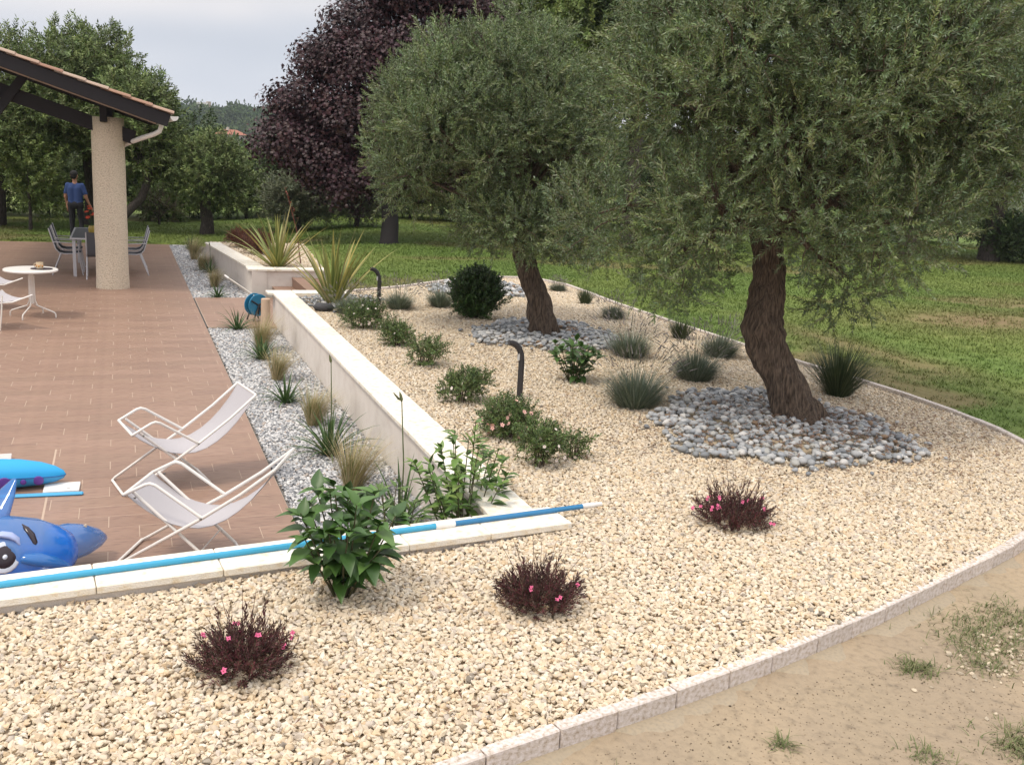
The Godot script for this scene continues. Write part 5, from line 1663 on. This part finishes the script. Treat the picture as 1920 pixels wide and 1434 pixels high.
	for side in [0.0, -0.004]:
		rows = []
		for q in prof:
			var row := [Vector3(q.x + side, q.y + side, 0.225), Vector3(q.x + side, q.y + side, 0.0), Vector3(q.x + side, q.y + side, -0.225)]
			if side < 0.0: row.reverse()
			rows.append(row)
		b.sheet(rows)
	part("seat_sling", b.mesh(tex), t)
	for s in [-1.0, 1.0]:
		b = Mb.new()
		var side_pts := []
		for q in prof: side_pts.append(Vector3(q.x, q.y, 0.238 * s))
		b.tube(side_pts, [0.012], 6)
		part("side_rail", b.mesh(alu), t)
		b = Mb.new()
		b.tube([Vector3(0.2, 0.43, 0.238 * s), Vector3(0.27, 0.0, 0.25 * s)], [0.013], 6)
		part("leg", b.mesh(alu), t)
		b = Mb.new()
		b.tube([Vector3(-0.12, 0.42, 0.238 * s), Vector3(-0.28, 0.0, 0.25 * s)], [0.013], 6)
		part("leg", b.mesh(alu), t)
		b = Mb.new()
		b.tube([Vector3(-0.245, 0.64, 0.245 * s), Vector3(0.18, 0.63, 0.26 * s), Vector3(0.21, 0.60, 0.26 * s), Vector3(0.2, 0.43, 0.245 * s)], [0.011], 6)
		part("armrest", b.mesh(alu), t)
	t.position = Vector3(-1.0, 0.008, -21.15)
	t.set_meta("label", "grey dining chair at the left side nearest the terrace front")
	copy(t, "grey dining chair at the left side second from the front", Vector3(-1.0, 0.008, -21.95), 0.0)
	copy(t, "grey dining chair right of the column nearest the front", Vector3(0.2, 0.008, -21.2), PI)
	copy(t, "grey dining chair right of the column second from the front", Vector3(0.2, 0.008, -22.0), PI)
	copy(t, "grey dining chair at the near end seen from behind", Vector3(-0.4, 0.008, -20.55), PI / 2)


# ---------------------------------------------------------------- toys, pole, hose
func toys_and_tools() -> void:
	# telescopic pole on the coping
	var turn := atan(0.0935)
	var t := thing("pool_pole", "long blue telescopic pool pole lying on the front coping", "pole")
	var line := func(x: float) -> Vector3: return Vector3(x, 0.527, -5.105 - 0.1095 * (x + 0.6))
	var b := Mb.new()
	var pts := []; var rr := []
	for k in 130:
		pts.append(line.call(lerpf(-2.0, 1.73, k / 129.0)))
		rr.append(0.0185 if k % 2 else 0.0172)
	b.tube(pts, rr, 14)
	part("ribbed_tube", b.mesh(mat("pool blue", 0.05, 0.36, 0.58, 0.35)), t)
	b = Mb.new()
	b.tube([line.call(1.73), line.call(1.735), line.call(1.855), line.call(1.86)], [0.018, 0.023, 0.023, 0.018], 16)
	part("joint_sleeve", b.mesh(mat("white plastic", 0.78, 0.77, 0.75)), t)
	b = Mb.new()
	b.tube([line.call(1.86), line.call(2.78)], [0.0165], 14)
	part("inner_tube", b.mesh(mat("deep blue tube", 0.03, 0.19, 0.40, 0.35)), t)
	b = Mb.new()
	b.tube([line.call(2.78), line.call(2.785), line.call(2.87), line.call(2.875), line.call(2.93)], [0.014, 0.019, 0.019, 0.016, 0.015], 14)
	part("end_grip", b.mesh(mats["white plastic"]), t)

	# inflatable dolphin
	var vinyl := mat("blue vinyl", 0.03, 0.20, 0.66, 0.12)
	vinyl.transparency = BaseMaterial3D.TRANSPARENCY_ALPHA
	vinyl.albedo_color.a = 0.72
	vinyl.cull_mode = BaseMaterial3D.CULL_DISABLED
	var vinyl2 := mat("grey blue vinyl", 0.035, 0.2, 0.56, 0.12)
	vinyl2.transparency = BaseMaterial3D.TRANSPARENCY_ALPHA
	vinyl2.albedo_color.a = 0.62
	t = thing("inflatable_dolphin", "blue see through inflatable dolphin with a big eye", "pool toy", Vector3(-0.74, 0.0, -6.2))
	b = Mb.new()
	b.tube([Vector3(-0.95, 0.2, -0.12), Vector3(-0.8, 0.21, -0.1), Vector3(-0.5, 0.225, -0.05), Vector3(-0.2, 0.235, 0), Vector3(0.05, 0.235, 0), Vector3(0.2, 0.22, -0.02), Vector3(0.3, 0.21, -0.06), Vector3(0.36, 0.205, -0.1), Vector3(0.375, 0.2, -0.11)], [0.05, 0.12, 0.19, 0.232, 0.236, 0.215, 0.17, 0.12, 0.02], 26)
	for i in b.c.size():
		var q := b.v[i]
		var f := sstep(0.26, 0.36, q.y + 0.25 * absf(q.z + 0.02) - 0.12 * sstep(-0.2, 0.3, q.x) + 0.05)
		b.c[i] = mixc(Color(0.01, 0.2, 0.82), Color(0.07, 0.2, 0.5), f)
	vinyl.vertex_color_use_as_albedo = true
	vinyl.albedo_color = Color(1, 1, 1, 0.72)
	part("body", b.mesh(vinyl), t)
	b = Mb.new()
	b.tube([Vector3(0.25, 0.2, -0.16), Vector3(0.29, 0.2, -0.2), Vector3(0.36, 0.185, -0.26), Vector3(0.44, 0.165, -0.33), Vector3(0.52, 0.145, -0.395), Vector3(0.565, 0.13, -0.43), Vector3(0.575, 0.128, -0.44)], [0.05, 0.125, 0.145, 0.125, 0.08, 0.035, 0.004], 18, 0.82)
	part("tail_fin", b.mesh(vinyl2), t)
	b = Mb.new()
	b.tube([Vector3(-0.06, 0.40, -0.16), Vector3(-0.02, 0.47, -0.2), Vector3(0.03, 0.55, -0.24), Vector3(0.07, 0.62, -0.27), Vector3(0.075, 0.63, -0.272)], [0.13, 0.10, 0.065, 0.022, 0.004], 14, 0.45)
	part("dorsal_fin", b.mesh(vinyl2), t)
	b = Mb.new()
	b.tube([Vector3(0.10, 0.27, 0.16), Vector3(0.15, 0.28, 0.17), Vector3(0.22, 0.265, 0.17), Vector3(0.30, 0.225, 0.14), Vector3(0.37, 0.18, 0.10), Vector3(0.385, 0.17, 0.09)], [0.03, 0.06, 0.07, 0.055, 0.022, 0.004], 14, 0.6)
	part("flipper", b.mesh(vinyl2), t)
	for e in [["eye_white", 0.085, 0.0, mat("eye white", 0.62, 0.68, 0.8, 0.3)], ["iris", 0.062, 0.006, mat("eye dark", 0.02, 0.012, 0.02, 0.2)], ["pupil_glint", 0.014, 0.013, mat("eye white", 0, 0, 0)]]:
		b = Mb.new()
		b.ball(Vector3.ZERO, Vector3(e[1], 0.012, e[1] * 1.15), 18, 8)
		part(e[0], b.mesh(e[3]), t, Transform3D(aim(Vector3(0.25, 0.45, 0.85), 0.0), Vector3(0.045, 0.31, 0.215) + Vector3(0.25, 0.45, 0.85) * e[2]))
	b = Mb.new()
	var ring := []
	for k in 25:
		var a := TAU * k / 24.0
		ring.append(Vector3(0.3 + 0.012 * cos(a), 0.205 + cos(a) * 0.166, -0.06 + sin(a) * 0.166))
	b.tube(ring, [0.004], 5)
	part("seam", b.mesh(mat("dark vinyl seam", 0.02, 0.08, 0.35, 0.3)), t)
	b = Mb.new()
	b.tube([Vector3(-0.02, 0.42, 0.14), Vector3(0.03, 0.425, 0.14), Vector3(0.075, 0.415, 0.143), Vector3(0.11, 0.39, 0.152), Vector3(0.125, 0.36, 0.168)], [0.02, 0.035, 0.038, 0.03, 0.012], 10, 0.5)
	part("eyelid", b.mesh(mat("pale lilac vinyl", 0.35, 0.42, 0.68, 0.25)), t)
	b = Mb.new()
	b.tube([Vector3(0.13, 0.445, 0.05), Vector3(0.155, 0.43, 0.085), Vector3(0.185, 0.40, 0.118), Vector3(0.205, 0.36, 0.148), Vector3(0.21, 0.34, 0.155)], [0.004, 0.017, 0.021, 0.016, 0.004], 8, 0.6)
	part("mouth_mark", b.mesh(mat("eye dark", 0, 0, 0)), t)

	# padded float with purple spots
	t = thing("padded_float", "bright blue padded float with purple spots on the terrace", "pool toy", Vector3(-0.9, 0.0, -8.15))
	var fm := mat("blue float cloth", 0.02, 0.36, 0.74, 0.6)
	var fm2 := mat("turquoise float cloth", 0.04, 0.30, 0.60, 0.6)
	var spine := [Vector3(-0.98, 0.1, 0), Vector3(-0.96, 0.11, 0), Vector3(-0.9, 0.12, 0), Vector3(-0.5, 0.125, 0), Vector3(-0.1, 0.125, 0), Vector3(0.1, 0.12, 0), Vector3(0.25, 0.11, 0), Vector3(0.35, 0.1, 0), Vector3(0.41, 0.093, 0), Vector3(0.425, 0.09, 0)]
	var rad := [0.003, 0.07, 0.11, 0.118, 0.118, 0.108, 0.088, 0.062, 0.03, 0.004]
	for half in 2:
		b = Mb.new()
		var rows := []
		for k in spine.size():
			var row := []
			for j in 11:
				var a := PI * j / 10.0 * (1.0 if half == 0 else -1.0) 
				row.append(spine[k] + Vector3(0, sin(a) * rad[k], cos(a) * rad[k] * 1.25))
			if half == 0: row.reverse()
			row.reverse()
			rows.append(row)
		b.sheet(rows)
		part("top_cover" if half == 0 else "lower_cover", b.mesh(fm if half == 0 else fm2), t)
	b = Mb.new()
	for j in 2:
		var sp := []
		for k in spine.size(): sp.append(spine[k] + Vector3(0, 0, rad[k] * 1.25 * (1 if j == 0 else -1)))
		b.tube(sp, [0.004], 5)
	part("seam", b.mesh(mat("float seam", 0.02, 0.12, 0.35, 0.6)), t)
	for e in [[0.0, 0.085, 0.06], [0.13, 0.085, 0.026], [0.235, 0.085, 0.045]]:
		b = Mb.new()
		b.ball(Vector3.ZERO, Vector3(e[2], 0.008, e[2] * 0.85), 16, 6)
		var zz := 0.135 if e[0] < 0.1 else (0.125 if e[0] < 0.2 else 0.107)
		part("purple_spot", b.mesh(mat("purple cloth", 0.16, 0.06, 0.36, 0.6)), t, Transform3D(aim(Vector3(0.05, -0.35, 1.0), 0), Vector3(e[0], 0.085, zz)))

	# boards lying beside the float
	t = thing("white_board", "flat white board lying on the terrace tiles", "board", Vector3(-0.5, 0.02, -8.03), -0.02)
	b = Mb.new()
	b.box(Vector3.ZERO, Vector3(0.26, 0.02, 0.2), 0.004)
	part("panel", b.mesh(mats["white plastic"], true), t)
	b = Mb.new()
	b.box(Vector3(0.05, 0.0105, 0.05), Vector3(0.02, 0.002, 0.006))
	part("slot", b.mesh(mat("eye dark", 0, 0, 0), true), t)
	t = thing("blue_strip", "narrow light blue foam strip in front of the white board", "strip", Vector3(-0.75, 0.018, -7.9), -0.07)
	b = Mb.new()
	b.box(Vector3.ZERO, Vector3(0.82, 0.02, 0.05), 0.008)
	part("foam", b.mesh(mat("light blue foam", 0.07, 0.38, 0.68, 0.6), true), t)
	t = thing("grooved_slab", "pale grooved slab at the left edge behind the float", "slab", Vector3(-1.2, 0.03, -8.82), 0.05)
	for k in 4:
		b = Mb.new()
		b.box(Vector3(0, 0, -0.075 + k * 0.05), Vector3(0.55, 0.044, 0.046), 0.004)
		part("slat", b.mesh(mat("pale slab", 0.62, 0.55, 0.53, 0.8), true), t)

	# hose reel with its raised handle, and the post
	t = thing("hose_reel", "blue hose reel with a long pale handle on the landing", "hose reel", Vector3(1.93, 0.0, -15.62), 0.42)
	t.scale = Vector3.ONE * 0.88
	var rb := mat("reel blue", 0.02, 0.20, 0.36, 0.4)
	for s in [-1.0, 1.0]:
		b = Mb.new()
		b.xf = Transform3D(Basis(Vector3.RIGHT, PI / 2), Vector3(0, 0.30, s * 0.07))
		b.lathe([Vector2(0.001, 0.012), Vector2(0.15, 0.012), Vector2(0.19, 0.018), Vector2(0.2, 0.008), Vector2(0.19, -0.006), Vector2(0.001, -0.006)], 28)
		part("side_disc", b.mesh(rb), t)
		b = Mb.new()
		for k in 3:
			var a := TAU * k / 3.0 + 0.5
			b.tube([Vector3(0, 0.30, s * 0.092), Vector3(cos(a) * 0.17, 0.30 + sin(a) * 0.17, s * 0.088)], [0.016], 6)
		part("spoke", b.mesh(mat("dark plastic", 0.02, 0.022, 0.03, 0.5)), t)
		b = Mb.new()
		b.tube([Vector3(0, 0.3, s * 0.1), Vector3(0.12, 0.02, s * 0.11)], [0.014], 6)
		b.tube([Vector3(0, 0.3, s * 0.1), Vector3(-0.12, 0.02, s * 0.11)], [0.014], 6)
		part("stand", b.mesh(mats["dark plastic"]), t)
	b = Mb.new()
	var coil := []
	for k in 90: coil.append(Vector3(cos(k * 0.5) * (0.10 + 0.0004 * k), 0.30 + sin(k * 0.5) * (0.10 + 0.0004 * k), -0.052 + 0.104 * absf(fposmod(k / 30.0, 2.0) - 1.0)))
	b.tube(coil, [0.011], 6)
	part("hose", b.mesh(mat("dark hose", 0.035, 0.03, 0.04, 0.5)), t)
	b = Mb.new()
	b.tube([Vector3(0.02, 0.42, 0.0), Vector3(-0.12, 0.58, -0.25), Vector3(-0.25, 0.72, -0.5)], [0.014], 8)
	part("handle", b.mesh(mat("pale pole", 0.5, 0.47, 0.42, 0.4, 0.2)), t)
	b = Mb.new()
	b.tube([Vector3(-0.25, 0.72, -0.5), Vector3(-0.29, 0.765, -0.575)], [0.018], 8)
	part("handle_grip", b.mesh(mats["white plastic"]), t)
	t = thing("beige_post", "short beige round post standing by the hose reel", "post", Vector3(1.93, -0.03, -14.5))
	b = Mb.new()
	b.lathe([Vector2(0.001, 0.56), Vector2(0.06, 0.56), Vector2(0.066, 0.55), Vector2(0.068, 0.28), Vector2(0.07, 0.0)], 18)
	part("shaft", b.mesh(mat("beige post", 0.52, 0.38, 0.27, 0.8)), t)


# ---------------------------------------------------------------- person
func nets(bones: Array, cell: float, k: float, m: Material) -> ArrayMesh:   # smooth union of tapered capsules, meshed by surface nets; a bone: [a, b, ra, rb, colour]
	var lo := Vector3.INF; var hi := -Vector3.INF
	for e in bones:
		var r := Vector3.ONE * (maxf(e[2], e[3]) + 0.05)
		lo = lo.min(e[0] - r).min(e[1] - r); hi = hi.max(e[0] + r).max(e[1] + r)
	var n := Vector3i(((hi - lo) / cell).ceil()) + Vector3i.ONE
	var f := PackedFloat32Array(); f.resize(n.x * n.y * n.z)
	var who := PackedInt32Array(); who.resize(f.size())
	for z in n.z:
		for y in n.y:
			for x in n.x:
				var q := lo + Vector3(x, y, z) * cell
				var d := 9.0; var best := 9.0; var w := 0
				for i in bones.size():
					var e: Array = bones[i]
					var ab: Vector3 = e[1] - e[0]
					var h := clampf((q - e[0]).dot(ab) / maxf(ab.length_squared(), 1e-6), 0, 1)
					var g: float = q.distance_to(e[0] + ab * h) - lerpf(e[2], e[3], h)
					if g < best: best = g; w = i
					var s := clampf(0.5 + 0.5 * (d - g) / k, 0, 1)
					d = lerpf(d, g, s) - k * s * (1 - s)
				var at := (z * n.y + y) * n.x + x
				f[at] = d; who[at] = w
	var b := Mb.new()
	var id := {}
	var ofs := [0, 1, n.x, n.x + 1, n.x * n.y, n.x * n.y + 1, n.x * n.y + n.x, n.x * n.y + n.x + 1]
	for z in n.z - 1:
		for y in n.y - 1:
			for x in n.x - 1:
				var at := (z * n.y + y) * n.x + x
				var mask := 0
				for c in 8:
					if f[at + ofs[c]] < 0: mask |= 1 << c
				if mask == 0 or mask == 255: continue
				var sum := Vector3.ZERO; var cnt := 0
				for c in 8:
					for ax in 3:
						var c2: int = c | (1 << ax)
						if c2 == c: continue
						var fa := f[at + ofs[c]]; var fb := f[at + ofs[c2]]
						if (fa < 0) == (fb < 0): continue
						var t := fa / (fa - fb)
						var pa := Vector3(c & 1, (c >> 1) & 1, (c >> 2) & 1)
						pa[ax] += t
						sum += pa; cnt += 1
				b.col = bones[who[at]][4]
				id[at] = b.p(lo + (Vector3(x, y, z) + sum / cnt) * cell)
	var st := [1, n.x, n.x * n.y]
	for at in id.keys():
		for ax in 3:
			var u: int = st[(ax + 1) % 3]; var v: int = st[(ax + 2) % 3]
			if not (id.has(at - u) and id.has(at - v) and id.has(at - u - v)): continue
			var fa := f[at]; var fb := f[at + st[ax]]
			if (fa < 0) == (fb < 0): continue
			if fa < 0: b.q(id[at], id[at - u], id[at - u - v], id[at - v])
			else: b.q(id[at], id[at - v], id[at - u - v], id[at - u])
	return b.mesh(m)

func person() -> void:
	var at := Vector3(-1.1, 0.0, -28.2)
	var t := thing("person", "person in blue t-shirt and black trousers seen from behind by the far lawn", "person", at, -0.35)
	var shirt := Color(0.026, 0.055, 0.175); var black := Color(0.012, 0.012, 0.016); var skin := Color(0.38, 0.2, 0.13)
	# faces -z (away from the camera), x to his right
	var bones := [
		[Vector3(-0.09, 0.9, 0), Vector3(0.09, 0.9, 0), 0.115, 0.115, black],
		[Vector3(-0.1, 0.88, 0), Vector3(-0.11, 0.5, -0.01), 0.095, 0.068, black], [Vector3(-0.11, 0.5, -0.01), Vector3(-0.115, 0.1, 0.02), 0.066, 0.05, black],
		[Vector3(0.1, 0.88, 0), Vector3(0.12, 0.5, -0.03), 0.095, 0.068, black], [Vector3(0.12, 0.5, -0.03), Vector3(0.13, 0.1, 0.03), 0.066, 0.05, black],
		[Vector3(-0.115, 0.05, 0.03), Vector3(-0.13, 0.035, -0.14), 0.045, 0.035, Color(0.03, 0.03, 0.03)], [Vector3(0.13, 0.05, 0.04), Vector3(0.15, 0.035, -0.13), 0.045, 0.035, Color(0.03, 0.03, 0.03)],
		[Vector3(-0.075, 0.93, 0), Vector3(-0.085, 1.3, 0), 0.105, 0.11, shirt], [Vector3(0.075, 0.93, 0), Vector3(0.085, 1.3, 0), 0.105, 0.11, shirt],
		[Vector3(-0.12, 1.38, 0), Vector3(0.12, 1.38, 0), 0.07, 0.07, shirt],
		[Vector3(-0.185, 1.40, 0), Vector3(-0.235, 1.2, 0), 0.062, 0.06, shirt], [Vector3(0.185, 1.40, 0), Vector3(0.25, 1.2, -0.01), 0.062, 0.06, shirt],
		[Vector3(-0.235, 1.2, 0), Vector3(-0.25, 1.1, 0), 0.044, 0.042, skin], [Vector3(-0.25, 1.1, 0), Vector3(-0.235, 0.86, -0.05), 0.04, 0.028, skin],
		[Vector3(0.25, 1.2, -0.01), Vector3(0.265, 1.1, -0.02), 0.044, 0.042, skin], [Vector3(0.265, 1.1, -0.02), Vector3(0.33, 0.88, -0.1), 0.04, 0.028, skin],
		[Vector3(-0.235, 0.84, -0.05), Vector3(-0.232, 0.76, -0.065), 0.03, 0.026, skin], [Vector3(0.335, 0.86, -0.105), Vector3(0.36, 0.79, -0.14), 0.03, 0.026, skin],
		[Vector3(0, 1.43, 0), Vector3(-0.01, 1.53, -0.02), 0.058, 0.055, skin],
	]
	part("body", nets(bones, 0.022, 0.03, vmat("clothes and skin", 0.85)), t)
	var hb := [[Vector3(-0.02, 1.60, -0.04), Vector3(-0.02, 1.66, -0.02), 0.075, 0.085, skin], [Vector3(-0.055, 1.575, -0.085), Vector3(-0.04, 1.60, -0.08), 0.03, 0.045, skin], [Vector3(-0.075, 1.625, -0.115), Vector3(-0.065, 1.645, -0.1), 0.011, 0.011, skin], [Vector3(0.066, 1.625, -0.005), Vector3(0.066, 1.65, 0.0), 0.016, 0.02, skin], [Vector3(-0.10, 1.625, 0.005), Vector3(-0.10, 1.65, 0.01), 0.014, 0.018, skin]]
	part("head", nets(hb, 0.011, 0.02, vmat("clothes and skin", 0.85)), t)
	var hr := [[Vector3(-0.015, 1.68, 0.01), Vector3(-0.02, 1.70, -0.05), 0.093, 0.08, Color(0.015, 0.012, 0.012)], [Vector3(-0.012, 1.62, 0.035), Vector3(-0.015, 1.68, 0.03), 0.068, 0.085, Color(0.015, 0.012, 0.012)]]
	part("hair", nets(hr, 0.014, 0.02, vmat("clothes and skin", 0.85)), t)
	for s in [[-0.232, 0.75, -0.07, -1.0], [0.362, 0.775, -0.15, 1.0]]:
		var fb := []
		for k in 4:
			var o := Vector3(s[0], s[1], s[2]) + Vector3(0.004 * k * s[3], 0.004, -0.022 + 0.016 * k)
			var ln: float = [0.05, 0.06, 0.055, 0.042][k]
			fb.append([o, o + Vector3(0, -ln * 0.6, 0.0), 0.009, 0.0085, skin])
			fb.append([o + Vector3(0, -ln * 0.6, 0), o + Vector3(-0.012 * s[3], -ln, -0.006), 0.0085, 0.007, skin])
		fb.append([Vector3(s[0], s[1] + 0.05, s[2] - 0.02), Vector3(s[0] - 0.01 * s[3], s[1] + 0.005, s[2] - 0.05), 0.011, 0.009, skin])
		part("fingers", nets(fb, 0.006, 0.004, vmat("clothes and skin", 0.85)), t)


# ---------------------------------------------------------------- hill, wood, distant houses
func hill_h(x: float, z: float) -> float:
	var d := Vector2(x, z).length()
	return -9.0 + 23.5 * sstep(230, 560, d) + 1.5 * patch.get_noise_2d(x * 0.35, z * 0.35) - 3.0 * sstep(600, 900, d)

func far_things() -> void:
	var b := Mb.new()
	var rows := []
	for i in 26:
		var d := 200.0 + i * 28.0
		var row := []
		for j in 61:
			var a := deg_to_rad(-40.0 + j * 2.0)
			var x := sin(a) * d; var z := -cos(a) * d
			row.append(Vector3(x, hill_h(x, z), z))
		rows.append(row)
	rows.reverse()
	b.sheet(rows)
	for i in b.c.size(): b.c[i] = Color(0.05, 0.07, 0.025)
	var hm := vmat("hill ground", 0.95)
	hm.cull_mode = BaseMaterial3D.CULL_DISABLED
	tag(part("hill", b.mesh(hm), self), "low wooded hill on the skyline", "", "", "structure")
	# trees of the hill: crowns of leaf clumps
	var m := vmat("hill leaf", 0.8)
	var shapes := []
	for k in 3:
		b = Mb.new()
		for i in 240:
			var d := rv()
			var r := pow(rng.randf(), 0.3)
			var lump := 1.0 + 0.35 * sin(d.x * 5 + k) * cos(d.z * 6)
			var pt := d * Vector3(3.6, 3.2, 3.6) * r * lump + Vector3(0, 3.6, 0)
			b.col = mixc(Color(0.03, 0.065, 0.018), Color(0.08, 0.13, 0.036), rng.randf())
			b.leaf(pt, (d + rv(0.8)).normalized(), rv(), rng.randf_range(0.9, 1.7), 0.9, 0.2)
		shapes.append(b.mesh(m))
	var xs := [[], [], []]; var cs := [[], [], []]
	for i in 3600:
		var a := deg_to_rad(rng.randf_range(-14.0, 40.0))
		var d := lerpf(62.0, 600.0, pow(rng.randf(), 0.8))
		if a < deg_to_rad(9.0) and a > deg_to_rad(2.0): d = lerpf(70.0, 600.0, rng.randf())
		var x := sin(a) * d; var z := -cos(a) * d
		if Vector2(x - 35.2, z + 352).length() < 9.0 or (absf(rad_to_deg(a) - 5.66) < 0.8 and d > 250 and d < 352): continue
		if Vector2(x - 42.5, z + 566).length() < 9.0 or (absf(rad_to_deg(a) - 4.3) < 0.5 and d > 505): continue
		var y := maxf(ground_h(x, z), hill_h(x, z)) if d > 200 else ground_h(x, z)
		var s := rng.randf_range(0.55, 1.05) * (0.62 if d < 140 else 1.0) * (0.55 if d < 90 else 1.0)
		var k := i % 3
		xs[k].append(Transform3D(Basis(Vector3.UP, rng.randf() * TAU).scaled(Vector3(s, s * rng.randf_range(0.85, 1.2), s)), Vector3(x, y - 0.4, z)))
		var tint := rng.randf_range(0.75, 1.3)
		cs[k].append(Color(tint * rng.randf_range(0.85, 1.2), tint, tint))
	var wood := Node3D.new()
	wood.name = "wooded_hillside_forest"
	add_child(wood)
	tag(wood, "distant woodland covering the hill on the skyline", "forest", "", "stuff")
	for k in 3: many("tree_crowns", shapes[k], xs[k], cs[k], wood)

	# house with a red roof
	var t := thing("red_roofed_house", "distant house with a red tiled roof among the hill trees", "house", Vector3(34.9, 1.4, -350), 0.5)
	var wallm := mat("far house wall", 0.55, 0.5, 0.43, 0.9)
	b = Mb.new(); b.box(Vector3(0, 1.0, 0), Vector3(8.0, 4.6, 6.0))
	part("wall", b.mesh(wallm, true), t)
	b = Mb.new()
	var e := Vector3(4.6, 3.35, 3.6)
	b.quad(Vector3(-e.x, e.y, e.z), Vector3(e.x, e.y, e.z), Vector3(e.x - 2, 5.0, 0), Vector3(-e.x + 2, 5.0, 0))
	b.quad(Vector3(e.x, e.y, -e.z), Vector3(-e.x, e.y, -e.z), Vector3(-e.x + 2, 5.0, 0), Vector3(e.x - 2, 5.0, 0))
	b.tri(Vector3(e.x, e.y, e.z), Vector3(e.x, e.y, -e.z), Vector3(e.x - 2, 5.0, 0))
	b.tri(Vector3(-e.x, e.y, -e.z), Vector3(-e.x, e.y, e.z), Vector3(-e.x + 2, 5.0, 0))
	b.quad(Vector3(-e.x, e.y - 0.01, -e.z), Vector3(e.x, e.y - 0.01, -e.z), Vector3(e.x, e.y - 0.01, e.z), Vector3(-e.x, e.y - 0.01, e.z))
	var roof := part("roof", b.mesh(mat("far red roof", 0.33, 0.13, 0.08, 0.9), true), t)
	b = Mb.new(); b.box(Vector3(-1.2, 5.1, 0.4), Vector3(0.7, 1.4, 0.7))
	part("chimney", b.mesh(wallm, true), roof)
	for k in 3:
		b = Mb.new(); b.box(Vector3(-2.6 + k * 2.6, 1.9, 3.01), Vector3(1.0, 1.3, 0.06))
		part("window", b.mesh(mat("far window", 0.05, 0.055, 0.06, 0.3), true), t)
	t = thing("hilltop_building", "pale flat roofed building with a small tower on the hilltop", "building", Vector3(42.5, 14.5, -566), 0.1)
	b = Mb.new(); b.box(Vector3(-0.5, 3.0, 0), Vector3(5.2, 8.6, 6))
	part("wall", b.mesh(mat("far pale wall", 0.72, 0.70, 0.66, 0.9), true), t)
	b = Mb.new(); b.box(Vector3(3.0, 3.2, -0.5), Vector3(1.9, 9.6, 4))
	part("tower", b.mesh(mat("far brown wall", 0.4, 0.33, 0.26, 0.9), true), t)
	for k in 2:
		b = Mb.new(); b.box(Vector3(-1.6 + k * 2.0, 5.2, 3.01), Vector3(0.9, 1.2, 0.06))
		part("window", b.mesh(mats["far window"], true), t)
